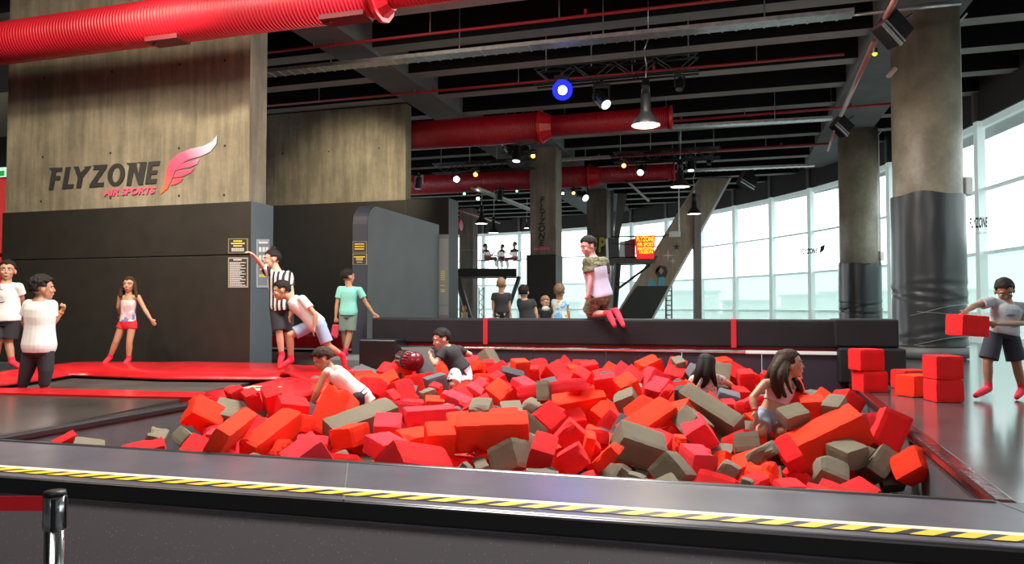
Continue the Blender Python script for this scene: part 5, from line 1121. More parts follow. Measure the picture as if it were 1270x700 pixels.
# ------------------------------------------------------------------ belt stanchion at lower left
d = 2.62; c = PY(68, 612, d); t = thing('stanchion', 'brushed chrome queue stanchion with retractable red belt in front of the platform', 'stanchion', (c.x, c.y, 0))
H_ = c.z
def cyl(name, r, z0, z1, m, r1=None, bev=0):
    bm = BM(); add_tube(bm, (0, 0, z0), (0, 0, z1), r, r1, 40)
    return link(name, bm, m, t, True)
cyl('pole', .031, .03, H_-.01, CHROME); cyl('base', .17, 0, .02, BLACK, .16); cyl('base_collar', .05, .02, .05, CHROME, .035)
cyl('cap', .037, H_-.006, H_+.008, BLACK, .034); cyl('cap_ring', .0335, H_-.125, H_-.006, mat('cap_steel', (.4, .43, .45), .22, .9))
for a in (-PI/2+.45, -PI/2+1.9, PI, PI/2):
    bm = BM(); add_box(bm, T(.033*math.cos(a), .033*math.sin(a), H_-.068, a), (.012, .016, .115), bevel=.004); link('belt_slot', bm, BLACK, t)
bm = BM(); seg_ = 14; a = Vector((-.036, -.004, H_-.035)); b = Vector((-1.6, .25, H_-.015)); vv = []
for i in range(seg_+1):
    p = lerp(a, b, i/seg_); s_ = -.03*math.sin(PI*i/seg_); vv.append((bm.verts.new((p.x, p.y, p.z+.0+s_-.026)), bm.verts.new((p.x, p.y, p.z+s_+.026))))
for u_, v_ in zip(vv[:-1], vv[1:]): bm.faces.new((u_[0], v_[0], v_[1], u_[1]))
o = link('belt', bm, mat('red_belt', (.65, .01, .02), .55, bump=.2, bscale=300), t); s_ = o.modifiers.new('s', 'SOLIDIFY'); s_.thickness = .0015
# ------------------------------------------------------------------ lights for the hall: added area fills first, then spots and bulb
WARM = (1, .86, .62)
lamp('fill_area', 'AREA', (-.5, 8.2, 7.2), 900, (1, .95, .9), 3, (0, 6.6, .6), sy=2)  # added overhead area lights without fixtures, brightening foam, pit and pads
lamp('fill_area', 'AREA', (3, 12, 7.2), 500, (1, .93, .85), 4, (2, 9, .7), sy=3)
lamp('fill_area', 'AREA', (-6, 7, 6.8), 330, (1, .88, .7), 3, (-6, 11.5, 1.5), sy=2)
lamp('fill_area', 'AREA', (0, -3, 6.5), 190, (1, .96, .92), 6, (0, 6, .7), sy=3)  # unseen fill added behind the camera to lift the platform front
lamp('wall_spot', 'SPOT', (-5.3, 8.2, 6.9), 900, WARM, .15, (-4.9, 12, 3.9), spot=55, blend=.9)
lamp('wall_spot', 'SPOT', (-8.4, 8.0, 6.9), 420, WARM, .15, (-8.2, 12.6, 3.9), spot=60, blend=.9)
lamp('wall_spot', 'SPOT', (-3.8, 16.5, 6.9), 1100, WARM, .15, (-4.4, 20.8, 5.0), spot=60, blend=.9)
lamp('truss_blue', 'SPOT', PY(697, 112, 15.0), 260, (.1, .15, 1), .08, (.2, 6, .7), spot=50, blend=.7)
lamp('pendant_bulb', 'POINT', PY(801, 160, 14.6), 120, (1, .85, .6), .2)
lamp('trampoline_spot', 'SPOT', (-5, 5.0, 6.5), 500, (1, .9, .78), .1, (-6, 11.5, 1.2), spot=50, blend=.6)
FOAM = [
('r',0.17,0.25,0.24,-3.4,5.739,0.588,0.079,-0.924,-0.312,-0.208),('g',0.21,0.25,0.24,-3.179,5.557,0.573,0.018,-0.963,-0.243,0.111),
('r',0.3,0.26,0.25,-2.705,5.498,0.558,0.1,-0.961,-0.244,-0.082),('g',0.14,0.25,0.24,-2.885,5.998,0.575,0.052,-0.975,-0.143,0.163),
('g',0.24,0.13,0.23,-2.647,6.109,0.581,0.406,-0.819,0.395,-0.09),('o',0.31,0.21,0.24,-2.848,6.858,0.695,0.821,-0.397,0.121,0.392),
('r',0.36,0.25,0.24,-2.206,5.324,0.574,0.223,-0.944,-0.019,0.241),('o',0.62,0.12,0.2,-2.038,5.404,0.789,0.226,-0.66,-0.698,0.162),
('o',0.53,0.17,0.19,-1.854,5.738,0.702,0.079,-0.542,0.806,0.224),('g',0.47,0.29,0.28,-2.608,7.077,0.601,0.2,-0.969,-0.056,0.136),
('r',0.22,0.14,0.22,-2.695,7.283,0.807,0.232,-0.877,0.419,-0.037),('r',0.16,0.24,0.23,-2.286,7.092,0.809,0.221,-0.937,-0.26,-0.073),
('r',0.26,0.29,0.26,-2.002,6.738,0.724,0.071,-0.968,-0.22,0.095),('r',0.23,0.13,0.22,-2.495,7.151,0.782,0.189,-0.862,0.47,-0.027),
('o',0.23,0.15,0.23,-1.878,6.504,0.682,0.532,-0.607,-0.335,0.486),('p',0.25,0.27,0.24,-1.414,5.168,0.636,0.291,-0.825,0.481,-0.065),
('o',0.25,0.14,0.23,-1.665,5.582,0.584,0.366,-0.836,0.34,-0.225),('r',0.21,0.22,0.24,-2.169,7.833,0.676,0.136,-0.978,-0.113,-0.11),
('o',0.24,0.46,0.25,-1.708,6.883,0.702,0.495,-0.83,0.008,0.256),('g',0.67,0.22,0.2,-1.367,6.737,0.651,0.033,-0.363,0.905,0.219),
('o',0.25,0.17,0.24,-1.376,6.329,0.599,0.698,-0.657,0.135,-0.251),('r',0.26,0.18,0.22,-1.502,8.028,0.816,0.484,-0.627,-0.325,0.516),
('r',0.2,0.24,0.24,-1.606,9.554,0.815,0.24,-0.96,0.139,0.047),('o',0.28,0.28,0.27,-1.524,9.274,0.704,0.206,-0.947,-0.153,-0.192),
('r',0.3,0.25,0.27,-1.152,9.306,0.725,0.532,-0.652,-0.409,0.353),('r',0.14,0.24,0.23,-1.316,7.814,0.703,0.04,-0.915,0.102,0.387),
('p',0.47,0.21,0.14,-0.718,6.557,0.739,0.002,-0.161,0.986,0.037),('p',0.29,0.23,0.14,-1.017,5.934,0.585,0.08,0.453,-0.88,-0.117),
('r',0.53,0.2,0.23,-0.678,5.198,0.596,0.292,-0.84,-0.366,0.274),('o',0.27,0.2,0.25,-0.828,6.182,0.538,0.142,-0.925,-0.349,0.042),
('o',0.22,0.2,0.22,-0.544,5.583,0.694,0.202,-0.972,-0.119,0.025),('o',0.55,0.21,0.23,-0.147,5.668,0.748,0.183,-0.983,-0.011,-0.017),
('o',0.58,0.25,0.25,-0.223,5.875,0.722,0.158,-0.985,-0.057,-0.025),('g',0.17,0.23,0.21,-0.25,6.013,0.821,0.152,-0.986,0.065,-0.004),
('g',0.2,0.26,0.25,-0.004,6.942,0.653,0.155,-0.986,-0.061,-0.016),('g',0.29,0.19,0.27,0.189,7.992,0.533,0.191,-0.844,-0.5,-0.024),
('g',0.13,0.2,0.21,0.326,7.55,0.825,0.98,-0.159,-0.023,-0.121),('r',0.23,0.23,0.38,0.317,6.899,0.608,0.438,-0.809,-0.377,-0.112),
('p',0.36,0.3,0.28,-0.597,7.844,0.622,0.191,-0.048,-0.978,-0.061),('r',0.2,0.28,0.26,-0.609,8.146,0.674,0.097,-0.909,0.066,0.4),
('p',0.2,0.27,0.26,-0.464,8.405,0.675,0.07,-0.959,0.066,0.266),('o',0.21,0.26,0.24,-0.173,7.577,0.784,0.262,-0.902,0.207,0.273),
('p',0.72,0.12,0.23,0.408,7.686,0.852,0.634,-0.72,0.14,-0.246),('p',0.23,0.22,0.24,0.116,8.414,0.75,0.181,-0.909,-0.371,0.053),
('b',0.15,0.19,0.21,-0.041,9.195,0.852,0.901,-0.296,0.293,0.122),('r',0.21,0.14,0.22,-0.141,8.47,0.826,0.256,-0.818,0.512,-0.055),
('d',0.28,0.22,0.23,-0.017,8.659,0.84,0.117,-0.984,-0.015,0.13),('o',0.22,0.14,0.22,-0.482,9.893,0.876,0.475,-0.67,-0.298,0.486),
('r',0.16,0.27,0.25,-0.321,10.265,0.823,0.057,-0.998,-0.032,-0.005),('o',0.19,0.23,0.24,0.098,9.053,0.925,0.078,-0.985,-0.155,-0.005),
('r',0.27,0.24,0.24,0.549,9.326,0.833,0.297,-0.854,0.304,0.302),('r',0.13,0.24,0.23,0.279,9.236,0.834,0.08,-0.996,0.021,-0.033),
('r',0.12,0.25,0.24,0.727,10.018,0.803,0.069,-0.997,0.001,-0.037),('o',0.13,0.22,0.22,0.799,9.423,0.833,0.161,-0.98,-0.077,-0.089),
('r',0.22,0.25,0.25,0.981,9.419,0.863,0.09,-0.993,-0.05,-0.057),('r',0.22,0.25,0.24,1.093,8.876,0.807,0.115,-0.988,-0.038,-0.094),
('d',0.16,0.24,0.23,1.098,8.601,0.801,0.099,-0.987,0.125,0.014),('r',0.16,0.23,0.22,0.711,7.942,0.91,0.193,-0.941,0.133,0.245),
('r',0.24,0.24,0.24,1.021,8.05,0.825,0.06,-0.993,0.068,-0.081),('o',0.22,0.21,0.23,1.211,7.785,0.843,0.296,-0.75,0.591,0.019),
('r',0.21,0.26,0.24,1.404,8.872,0.827,0.192,-0.91,0.121,0.347),('o',0.59,0.25,0.27,0.704,7.951,0.636,0.216,-0.972,-0.069,-0.067),
('o',0.22,0.28,0.27,0.953,7.817,0.535,0.312,-0.88,0.298,0.199),('g',0.22,0.18,0.17,1.165,7.572,0.739,0.227,0.11,0.946,0.202),
('p',0.35,0.21,0.29,1.763,8.613,0.709,0.337,-0.753,0.525,-0.21),('o',0.59,0.21,0.13,1.163,6.443,0.703,0.116,-0.321,0.908,0.244),
('r',0.18,0.27,0.27,0.664,7.559,0.484,0.173,-0.977,-0.087,-0.093),('r',0.31,0.19,0.22,0.486,5.559,0.689,0.68,-0.641,0.266,0.236),
('r',0.18,0.17,0.23,0.432,5.2,0.634,0.652,-0.708,-0.15,-0.225),('r',0.16,0.22,0.2,0.195,4.841,0.739,0.219,-0.964,0.084,0.127),
('g',0.24,0.23,0.25,0.001,5.441,0.58,0.502,-0.794,0.063,-0.338),('o',0.25,0.16,0.23,-0.117,5.698,0.502,0.257,-0.84,0.445,-0.174),
('g',0.13,0.2,0.21,-0.333,4.755,0.593,0.062,0.912,-0.071,-0.399),('g',0.1,0.25,0.23,-0.203,5.43,0.458,0.062,-0.985,-0.091,-0.132),
('o',0.14,0.26,0.27,-0.437,6.537,0.261,0.051,0.984,0.023,-0.166),('g',0.21,0.29,0.23,0.191,4.579,0.572,0.003,-0.999,0.029,-0.026),
('g',0.26,0.17,0.25,0.494,5.17,0.421,0.137,-0.688,0.696,-0.152),('r',0.1,0.25,0.22,0.533,4.918,0.491,0.048,0.983,-0.041,0.175),
('r',0.19,0.11,0.2,0.657,5.781,0.669,0.037,0.082,0.818,0.568),('o',0.08,0.21,0.2,0.553,5.412,0.676,0.069,-0.991,0.025,0.109),
('o',0.09,0.23,0.2,0.678,5.251,0.646,0.092,-0.909,0.147,0.379),('g',0.17,0.19,0.2,0.761,5.471,0.424,0.303,-0.887,0.337,0.084),
('g',0.37,0.23,0.23,0.958,5.655,0.639,0.849,-0.497,0.106,0.145),('r',0.21,0.3,0.25,1.123,5.902,0.572,0.095,-0.968,0.175,0.155),
('g',0.1,0.26,0.25,0.972,5.662,0.334,0.016,0.985,-0.136,-0.1),('g',0.1,0.2,0.2,0.721,4.44,0.604,0.041,0.974,-0.164,-0.153),
('g',0.2,0.22,0.23,1.103,5.127,0.557,0.477,-0.771,-0.098,-0.411),('g',0.26,0.15,0.24,1.067,4.908,0.439,0.207,-0.696,0.677,-0.119),
('g',0.26,0.2,0.23,1.572,6.431,0.675,0.758,-0.56,0.071,0.326),('g',0.17,0.28,0.26,1.763,6.253,0.386,0.068,-0.986,0.154,0.004),
('p',0.2,0.26,0.24,1.364,5.487,0.533,0.07,-0.991,-0.101,0.048),('p',0.25,0.2,0.24,1.585,6.284,0.624,0.315,-0.62,0.708,-0.125),
('o',0.09,0.22,0.22,1.287,5.735,0.597,0.007,-0.998,0.055,0.018),('g',0.63,0.16,0.26,1.837,6.857,0.726,0.056,-0.423,-0.816,-0.39),
('g',0.22,0.18,0.13,2.335,6.18,0.785,0.098,-0.097,0.968,0.21),('r',0.18,0.22,0.15,2.746,8.956,0.635,0.032,0.051,-0.99,-0.128),
('r',0.14,0.24,0.25,2.238,7.669,0.598,0.068,-0.996,0.049,-0.01),('r',0.24,0.12,0.23,2.349,7.351,0.726,0.588,-0.515,0.32,-0.534),
('r',0.25,0.3,0.27,2.1,9.659,0.745,0.194,-0.96,0.186,0.078),('g',0.14,0.24,0.23,2.214,9.801,0.896,0.153,-0.98,-0.028,-0.122),
('b',0.23,0.15,0.23,2.364,9.475,0.838,0.434,-0.571,0.645,-0.263),('d',0.11,0.21,0.2,1.707,7.488,0.783,0.08,-0.975,0.205,0.013),
('r',0.09,0.22,0.2,1.548,7.478,0.807,0.097,-0.938,0.174,0.283),('r',0.19,0.26,0.24,2.888,9.18,0.783,0.086,-0.994,0.052,-0.031),
('r',0.12,0.24,0.23,3.305,9.67,0.74,0.111,-0.97,0.216,-0.004),('o',0.24,0.28,0.27,4.168,10.161,0.825,0.141,-0.898,-0.069,-0.411),
('r',0.19,0.19,0.29,4.395,10.182,0.545,0.571,-0.812,-0.066,0.099),('o',0.2,0.21,0.22,2.562,6.336,0.811,0.089,-0.986,0.136,-0.045),
('r',0.1,0.21,0.2,2.854,6.532,0.807,0.093,-0.984,0.115,0.095),('g',0.15,0.19,0.21,2.673,6.144,0.834,0.213,-0.902,0.367,-0.079),
('g',0.26,0.12,0.26,4.138,10.214,0.568,0.513,-0.476,0.469,-0.538),('o',0.65,0.29,0.26,2.501,5.955,0.628,0.251,0.052,0.962,0.095),
('r',0.22,0.32,0.23,2.994,5.915,0.704,0.622,-0.74,0.246,0.075),('o',0.24,0.19,0.18,2.937,5.455,0.53,0.461,0.222,0.797,0.32),
('g',0.2,0.22,0.19,2.355,5.531,0.451,0.319,-0.752,-0.57,-0.094),('g',0.21,0.23,0.16,2.561,5.69,0.567,0.076,-0.167,0.979,0.089),
('g',0.15,0.26,0.24,2.792,5.669,0.495,0.918,-0.167,0.334,-0.137),('r',0.21,0.21,0.15,2.468,5.299,0.35,0.173,-0.963,-0.164,-0.122),
('g',0.17,0.29,0.25,2.934,5.792,0.403,0.957,-0.229,-0.047,-0.171),('r',0.18,0.25,0.24,1.877,4.557,0.472,0.022,0.981,-0.147,-0.125),
('r',0.16,0.32,0.25,1.815,4.867,0.429,0.02,0.997,-0.069,0.015),('o',0.2,0.17,0.17,1.734,5.162,0.513,0.248,-0.894,0.348,-0.133),
('r',0.25,0.12,0.23,1.593,4.96,0.457,0.098,-0.903,-0.415,0.051),('g',0.07,0.2,0.2,1.365,4.413,0.584,0.042,0.962,-0.208,-0.173),
('r',0.23,0.14,0.23,2.113,5.643,0.568,0.741,-0.429,0.154,0.494),('r',0.27,0.1,0.24,2.204,5.726,0.352,0.162,-0.613,0.715,-0.293),
('g',0.1,0.22,0.21,1.803,5.356,0.642,0.109,-0.845,0.233,0.469),('r',0.13,0.24,0.24,2.532,6.893,0.565,0.847,-0.168,0.469,-0.186),
('g',0.2,0.17,0.24,1.944,6.156,0.546,0.106,0.072,0.852,0.507),('g',0.26,0.13,0.24,1.501,5.239,0.487,0.147,-0.825,-0.511,0.189),
('r',0.12,0.21,0.2,-1.761,8.028,0.809,0.128,-0.943,-0.086,0.296),('r',0.13,0.24,0.23,-0.876,8.373,0.709,0.062,-0.99,0.069,0.104),
('o',0.2,0.27,0.26,-0.81,7.716,0.621,0.06,-0.995,-0.066,0.039),('r',0.23,0.29,0.27,-1.043,7.762,0.583,0.005,-0.997,-0.066,0.032),
('g',0.15,0.22,0.24,-0.891,8.018,0.683,0.019,-0.965,-0.223,-0.139),('p',0.24,0.16,0.24,-0.309,8.711,0.732,0.353,-0.813,0.438,-0.15),
('p',0.27,0.26,0.24,2.945,8.032,0.76,0.177,-0.301,-0.863,-0.366),('o',0.34,0.26,0.24,-1.99,9.99,0.628,0.207,0.66,-0.342,-0.636),
('r',0.3,0.26,0.24,-2.293,6.463,0.613,0.419,0.867,-0.063,-0.264),('o',0.27,0.26,0.24,1.244,6.986,0.673,0.2,0.4,0.837,-0.315),
('g',0.27,0.26,0.24,-0.626,6.885,0.622,0.305,-0.126,0.722,-0.609),('b',0.3,0.26,0.24,3.559,9.543,0.808,0.138,-0.03,0.251,0.958),
('r',0.27,0.26,0.24,0.363,9.66,0.765,0.921,-0.335,-0.187,0.071),('r',0.3,0.26,0.24,-0.138,9.517,0.802,0.063,0.815,-0.231,-0.528),
('p',0.27,0.26,0.24,1.385,9.405,0.813,0.179,0.89,0.045,0.416),('r',0.27,0.26,0.24,2.865,7.66,0.72,0.944,0.237,0.088,0.21),
('b',0.34,0.26,0.24,2.502,9.956,0.756,0.754,0.132,-0.058,0.641),('r',0.27,0.26,0.24,1.723,9.397,0.718,0.113,0.682,0.492,0.53),
('g',0.27,0.26,0.24,-1.913,8.692,0.721,0.563,-0.763,-0.093,0.302),('r',0.27,0.26,0.24,-1.272,10.551,0.796,0.146,0.306,0.795,0.504),
('p',0.27,0.26,0.24,-0.603,10.422,0.848,0.173,0.704,0.623,-0.295),('b',0.3,0.26,0.24,-1.652,9.982,0.654,0.583,0.406,-0.576,0.404),
('o',0.3,0.26,0.24,1.361,10.13,0.737,0.878,0.225,-0.384,0.174),('o',0.3,0.26,0.24,1.847,9.948,0.87,0.172,0.164,0.123,-0.964),
('o',0.27,0.26,0.24,3.26,7.822,0.644,0.341,0.211,-0.317,0.86),('r',0.3,0.26,0.24,2.87,9.697,0.782,0.59,-0.051,0.382,0.71),
('g',0.6,0.26,0.24,-0.271,10.629,0.78,0.442,-0.254,-0.854,-0.103),('o',0.34,0.26,0.24,-1.022,9.961,0.745,0.241,0.173,0.921,-0.252),
('o',0.27,0.26,0.24,1.853,7.889,0.752,0.448,0.1,-0.437,-0.774),('r',0.3,0.26,0.24,1.332,4.771,0.472,0.079,0.867,0.411,-0.271),
('p',0.3,0.26,0.24,-0.835,10.901,0.818,0.85,-0.351,0.105,-0.378),('o',0.3,0.26,0.24,0.667,6.082,0.524,0.249,0.556,0.531,-0.589),
('r',0.3,0.26,0.24,0.694,8.867,0.719,0.258,0.13,0.45,0.845),('r',0.27,0.26,0.24,-1.227,5.402,0.474,0.282,0.953,-0.109,-0.033),
('p',0.27,0.26,0.24,3.067,6.778,0.579,0.815,-0.053,-0.117,-0.565),('g',0.34,0.26,0.24,-2.32,9.941,0.53,0.64,0.522,-0.465,0.319),
('r',0.27,0.26,0.24,-0.303,7.105,0.692,0.972,0.036,-0.233,0.015),('g',0.6,0.26,0.24,-2.351,9.499,0.554,0.305,0.706,0.606,-0.202),
('p',0.3,0.26,0.24,-1.584,10.998,0.659,0.449,-0.029,0.636,-0.626),('o',0.3,0.26,0.24,0.269,5.715,0.484,0.686,-0.63,0.193,-0.31),
('o',0.27,0.26,0.24,3.243,8.727,0.741,0.155,-0.679,0.642,0.32),('r',0.27,0.26,0.24,1.896,8.266,0.683,0.379,-0.687,0.195,-0.589),
('r',0.34,0.26,0.24,0.775,10.493,0.783,0.844,0.119,0.436,0.288),('r',0.34,0.26,0.24,0.402,10.475,0.758,0.342,0.723,-0.251,-0.545),
('b',0.6,0.26,0.24,-1.978,10.424,0.652,0.109,-0.192,-0.947,-0.235),('o',0.27,0.26,0.24,-1.727,7.48,0.665,0.324,-0.909,0.074,-0.253),
('o',0.27,0.26,0.24,1.522,6.773,0.684,0.936,0.112,-0.202,-0.267),('p',0.27,0.26,0.24,1.321,8.252,0.678,0.426,0.412,0.426,-0.683),
('o',0.6,0.26,0.24,-1.931,8.344,0.711,0.113,-0.003,0.813,-0.571),('r',0.3,0.26,0.24,3.634,8.107,0.622,0.711,0.286,-0.335,-0.548),
('r',0.27,0.26,0.24,2.15,4.965,0.348,0.451,-0.448,0.683,-0.36),('g',0.3,0.26,0.24,2.711,7.344,0.685,0.003,0.344,-0.938,-0.037),
('o',0.3,0.26,0.24,-0.936,10.281,0.79,0.617,0.473,0.129,-0.615),('p',0.3,0.26,0.24,0.076,5.193,0.411,0.228,-0.177,0.531,-0.796),
('g',0.3,0.26,0.24,0.099,6.471,0.593,0.802,0.445,0.397,-0.044),('p',0.34,0.26,0.24,-2.278,5.858,0.549,0.081,-0.724,-0.062,-0.682),
('r',0.6,0.26,0.24,2.506,6.576,0.623,0.499,0.439,0.315,-0.678),('r',0.3,0.26,0.24,-0.893,5.349,0.435,0.152,0.25,-0.067,0.954),
('r',0.27,0.26,0.24,-0.108,8.025,0.735,0.044,0.424,0.798,0.426),('b',0.34,0.26,0.24,0.429,8.57,0.674,0.708,-0.353,0.214,0.573),
('o',0.27,0.26,0.24,2.827,10.032,0.871,0.659,0.023,-0.091,0.746),('r',0.34,0.26,0.24,-1.215,8.206,0.698,0.384,0.727,0.091,-0.563),
('g',0.34,0.26,0.24,-1.77,5.241,0.466,0.061,-0.189,-0.643,-0.739),('p',0.3,0.26,0.24,-1.939,9.618,0.631,0.712,0.434,0.151,-0.53),
('p',0.34,0.26,0.24,-1.085,6.475,0.568,0.721,0.166,-0.668,-0.08),('g',0.27,0.26,0.24,2.991,8.334,0.685,0.437,-0.766,0.431,0.193),
('r',0.3,0.26,0.24,0.918,9.879,0.797,0.69,-0.264,-0.645,0.198),('g',0.27,0.26,0.24,2.894,6.147,0.403,0.123,0.026,0.842,-0.524),
('o',0.27,0.26,0.24,-0.362,9.156,0.726,0.497,-0.622,0.352,-0.493),('o',0.34,0.26,0.24,-0.02,9.813,0.803,0.187,0.957,-0.007,0.22),
('r',0.3,0.26,0.24,3.286,6.933,0.531,0.467,-0.66,0.222,-0.545),('p',0.34,0.26,0.24,-1.049,7.204,0.641,0.028,-0.097,0.614,-0.783),
('p',0.3,0.26,0.24,2.24,10.117,0.861,0.596,-0.477,-0.351,0.543),('r',0.27,0.26,0.24,3.358,9.089,0.789,0.14,0.285,-0.65,-0.69),
('g',0.34,0.26,0.24,2.608,9.303,0.792,0.749,-0.258,-0.604,0.082),('b',0.27,0.26,0.24,-0.896,8.828,0.744,0.14,-0.603,-0.098,-0.78),
('r',0.3,0.26,0.24,1.942,7.216,0.664,0.643,0.382,0.152,0.646),('o',0.27,0.26,0.24,-1.63,8.854,0.734,0.396,0.282,-0.173,0.857),
('o',0.3,0.26,0.24,-1.541,10.265,0.829,0.069,-0.373,-0.077,-0.922),('p',0.34,0.26,0.24,1.689,8.916,0.768,0.427,0.265,0.657,-0.562),
('r',0.3,0.26,0.24,-2.682,6.759,0.425,0.086,-0.663,-0.36,0.651),('p',0.3,0.26,0.24,-1.69,6.263,0.44,0.237,0.584,0.73,-0.265),
('r',0.3,0.26,0.24,0.924,9.137,0.616,0.05,0.906,0.395,-0.141),('r',0.3,0.26,0.24,-0.7,9.82,0.674,0.458,0.369,-0.631,-0.505),
('b',0.3,0.26,0.24,2.413,8.349,0.614,0.648,-0.463,-0.394,0.459),('b',0.3,0.26,0.24,-2.081,7.373,0.583,0.677,-0.062,0.708,-0.19),
('b',0.3,0.26,0.24,-0.662,7.355,0.562,0.144,0.235,0.959,-0.065),('b',0.3,0.26,0.24,0.784,6.412,0.466,0.351,0.862,0.358,-0.07),
('b',0.3,0.26,0.24,2.016,9.168,0.604,0.445,-0.815,-0.352,-0.116),('r',0.3,0.26,0.24,1.326,6.503,0.483,0.615,0.294,0.439,0.586),
('g',0.3,0.26,0.24,0.847,5.182,0.388,0.461,0.131,-0.53,-0.7),('o',0.3,0.26,0.24,2.554,7.635,0.532,0.248,-0.01,0.823,-0.51),
('o',0.3,0.26,0.24,3.113,9.892,0.689,0.136,-0.78,-0.028,-0.61),('r',0.3,0.26,0.24,0.773,5.762,0.385,0.571,-0.348,0.566,0.483),
('g',0.3,0.26,0.24,3.56,8.804,0.561,0.97,0.053,-0.022,0.237),('o',0.3,0.26,0.24,3.227,9.375,0.604,0.746,-0.105,0.021,0.657),
('g',0.3,0.26,0.24,1.401,8.545,0.617,0.653,-0.438,0.402,0.469),('p',0.3,0.26,0.24,-2.2,6.887,0.503,0.719,-0.535,0.405,-0.179),
('g',0.3,0.26,0.24,0.241,6.096,0.48,0.483,0.186,0.14,0.844),('o',0.3,0.26,0.24,1.851,5.696,0.409,0.51,-0.061,-0.834,-0.203),
('o',0.3,0.26,0.24,-1.709,7.155,0.501,0.192,0.497,-0.132,0.836),('o',0.3,0.26,0.24,-0.546,8.758,0.618,0.267,-0.749,-0.413,0.443),
('b',0.3,0.26,0.24,2.625,8.023,0.569,0.137,-0.858,0.445,-0.217),('b',0.3,0.26,0.24,1.026,6.709,0.531,0.013,-0.488,0.246,0.838),
('r',0.3,0.26,0.24,2.03,6.493,0.457,0.218,0.825,-0.504,0.131),('b',0.3,0.26,0.24,-0.085,7.336,0.535,0.735,0.337,-0.508,0.297),
('r',0.3,0.26,0.24,-0.353,5.839,0.366,0.194,-0.637,0.314,0.676),('g',0.3,0.26,0.24,-1.361,5.765,0.378,0.256,-0.114,0.838,-0.467),
('p',0.3,0.26,0.24,-1.417,6.993,0.507,0.275,0.704,0.337,0.561),('r',0.3,0.26,0.24,0.362,7.333,0.549,0.319,0.175,0.167,-0.916),
('b',0.3,0.26,0.24,-1.284,8.94,0.6,0.51,-0.496,0.59,-0.382),('r',0.3,0.26,0.24,1.002,7.252,0.526,0.243,0.533,-0.776,-0.234),
]
# ------------------------------------------------------------------ foam blocks
def foam_mat(name, col, var=.12):
    m = mat(name, col, .95, bump=.25, bscale=140, var=var, vscale=2.5, dist=.004); N, L, b = nodes(m)
    b.inputs['Specular IOR Level'].default_value = .15
    return m
FM = {'o': foam_mat('foam_orange_red', (.88, .038, .014)), 'r': foam_mat('foam_red', (.74, .018, .020)), 'p': foam_mat('foam_coral', (.80, .036, .050)),
      'g': foam_mat('foam_olive_grey', (.155, .138, .098), .15), 'b': foam_mat('foam_blue_grey', (.11, .115, .13)), 'd': foam_mat('foam_charcoal', (.05, .052, .058))}
CN = {'o': 'orange-red', 'r': 'red', 'p': 'coral red', 'g': 'olive grey', 'b': 'blue-grey', 'd': 'charcoal'}
def foam_mesh(dims, seed, nick=True):
    rnd = random.Random(seed); bm = BM()
    n = [max(4, min(14, int(d/.035))) for d in dims]
    # grid box
    vd = {}
    def vert(i, j, k_):
        key = (i, j, k_)
        if key not in vd: vd[key] = bm.verts.new(((i/n[0]-.5)*dims[0], (j/n[1]-.5)*dims[1], (k_/n[2]-.5)*dims[2]))
        return vd[key]
    for ax in range(3):
        a, b = [x for x in range(3) if x != ax]
        for side in (0, n[ax]):
            for i in range(n[a]):
                for j in range(n[b]):
                    q = []
                    for (u, v) in ((0, 0), (1, 0), (1, 1), (0, 1)):
                        idx = [0, 0, 0]; idx[ax] = side; idx[a] = i+u; idx[b] = j+v; q.append(vert(*idx))
                    bm.faces.new(q if (side == 0) != (ax == 1) else q[::-1])
    bmesh.ops.recalc_face_normals(bm, faces=bm.faces)
    hx, hy, hz = [d/2 for d in dims]
    for v in bm.verts:   # gently rounded edges
        c = v.co; near = [abs(abs(c[i])-(hx, hy, hz)[i]) < 1e-5 for i in range(3)]
        k_ = sum(near)
        if k_ >= 2:
            s = .004 if k_ == 2 else .007
            for i in range(3):
                if near[i]: c[i] -= s*(1 if c[i] > 0 else -1)
        if k_ >= 2: c += Vector((rnd.uniform(-1, 1), rnd.uniform(-1, 1), rnd.uniform(-1, 1)))*.0022
    if nick:
        for _ in range(rnd.choice((0, 1, 2, 3, 4, 6))):
            ax = rnd.randrange(3); p = Vector([rnd.choice((-1, 1))*(hx, hy, hz)[i] for i in range(3)]); p[ax] = rnd.uniform(-1, 1)*(hx, hy, hz)[ax]
            r = rnd.uniform(.035, .075); inn = -Vector([0 if i == ax else p[i] for i in range(3)]).normalized()
            for v in bm.verts:
                dd = (v.co-p).length
                if dd < r: v.co += inn*(r-dd)*rnd.uniform(.35, .75)
    return bm
BODY = []
exec_rows = FOAM
# ordering phrases: band by band towards the back of the pit, left to right inside one band
ORD = ['first', 'second', 'third', 'fourth', 'fifth', 'sixth', 'seventh', 'eighth', 'ninth', 'tenth', 'eleventh', 'twelfth', 'thirteenth', 'fourteenth', 'fifteenth', 'sixteenth', 'seventeenth', 'eighteenth', 'nineteenth', 'twentieth']
BANDS = ['at the near rim', 'just behind the near rim', 'in the nearer half', 'in the pit middle', 'in the farther half', 'in the far part', 'along the back edge']
def band(c): return max(0, min(6, int(((c[1]+.28*c[0])-4.85)/.98)))
def shape(d):
    s = sorted(d)
    return 'long foam block' if s[2] > .42 else ('flat foam block' if s[0] < .15 else ('foam cube' if s[2] < .29 else 'short foam block'))
cls = {}
for r in FOAM:
    c = r[4:7]; R = Quaternion(r[7:11]).to_matrix(); d = r[1:4]
    up = max(abs(R[2][0]), abs(R[2][1]), abs(R[2][2])); tilt = 'lying level' if up > .94 else ('tilted' if up > .8 else 'on edge')
    cls.setdefault((CN[r[0]], tilt, shape(d), band(c)), []).append((c[0]/c[1], r))
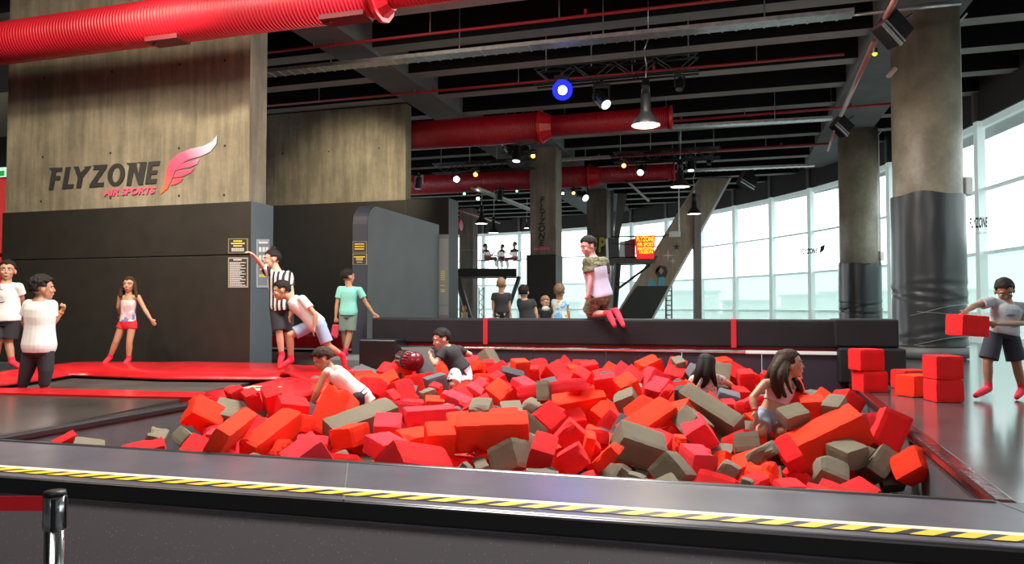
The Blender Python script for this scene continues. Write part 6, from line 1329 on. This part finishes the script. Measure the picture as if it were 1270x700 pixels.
for (cn, tilt, sh, bd_), L_ in cls.items():
    L_.sort(key=lambda x: x[0])
    for i, (x_, r) in enumerate(L_):
        lab = '%s %s %s, alone of its kind %s' % (cn, sh, tilt, BANDS[bd_])
        if len(L_) > 1: lab = '%s %s %s, %s from left %s' % (cn, sh, tilt, ORD[i], BANDS[bd_])
        o = link('foam_block', foam_mesh(r[1:4], hash(r[4:7]) & 0xffff if False else int(abs(r[4]*1000)+r[5]*77)), FM[r[0]])
        o.location = r[4:7]; o.rotation_mode = 'QUATERNION'; o.rotation_quaternion = Quaternion(r[7:11])
        tag(o, lab, 'foam block', 'foam blocks heaped in the pit')
# uncountable layer below
rnd = random.Random(4); bm = BM()
for i in range(420):
    u_, v_ = rnd.uniform(.05, .95), rnd.uniform(.05, .96); p = lerp(lerp(A, B, u_), lerp(D, Cc, u_), v_)
    if any((p.x-q_[0])**2+(p.y-q_[1])**2 < .3 for q_ in ((2.33, 6.7), (2.35, 9.0), (-.7, 9.35), (-1.8, 7.9))): continue
    top = .18+.22*min(1, v_*2, (1-v_)*3)
    q = Quaternion((rnd.gauss(0, 1), rnd.gauss(0, 1), rnd.gauss(0, 1), rnd.gauss(0, 1))).normalized()
    add_box(bm, Matrix.Translation((p.x, p.y, rnd.uniform(.16, top))) @ q.to_matrix().to_4x4(), (.3, .24, .24), mi=rnd.choice((0, 0, 1, 2)))
for v in bm.verts: v.co.z = max(v.co.z, .02)
tag(link('buried_foam', bm, [FM['r'], FM['o'], FM['g']]), 'red and grey foam pieces buried deep under the top layer of the pit', 'foam', kind='stuff')
# stacked cubes on the right-hand floor
def cube(lab, px, py_base, z0, w_, h_, dp, rz, m='r', d=None):
    p = PZ(px, py_base, z0) if d is None else PY(px, py_base, d)
    o = link('foam_cube', foam_mesh((w_, dp, h_), int(px*7+z0*100), False), FM[m]); o.location = (p.x, p.y+dp/2, z0+h_/2+.002); o.rotation_euler = (0, 0, rz)
    return tag(o, lab, 'foam cube', 'foam cubes set out on the right-hand floor')
FM['r']; STK = foam_mat('foam_scarlet', (.80, .018, .02)); FM['s'] = STK
cube('scarlet foam cube at the bottom of the stack by the black padded blocks', 1086, 487.5, .7, .295, .245, .28, .04, 's')
cube('scarlet foam cube on top of the stack by the black padded blocks', 1082, 487.5, .946, .295, .25, .28, .07, 's').location = PZ(1082, 487.5, .7)+Vector((0, .14, .375))
cube('scarlet foam cube at the bottom of the stack before the near round column', 1180, 500, .7, .285, .235, .28, -.05, 's')
cube('scarlet foam cube on top of the stack before the near round column', 1180.5, 500, .937, .29, .245, .28, -.02, 's').location = (PZ(1180, 500, .7).x, PZ(1180, 500, .7).y+.14, 1.06)
cube('orange-red foam block lying in front beside the stack before the column', 1147, 493, .7, .36, .235, .26, .35, 'o').location.x -= .02
cube('scarlet foam block lying behind the orange-red one on the right floor', 1136, 484, .7, .34, .23, .26, .15, 's')

o = link('foam_cube', foam_mesh((.31, .26, .22), 77, False), STK); o.location = CUBE+Vector((0, .02, 0)); o.rotation_euler = (0, .07, .12)
tag(o, 'red foam cube held in the hands of the boy in grey tee', 'foam cube')
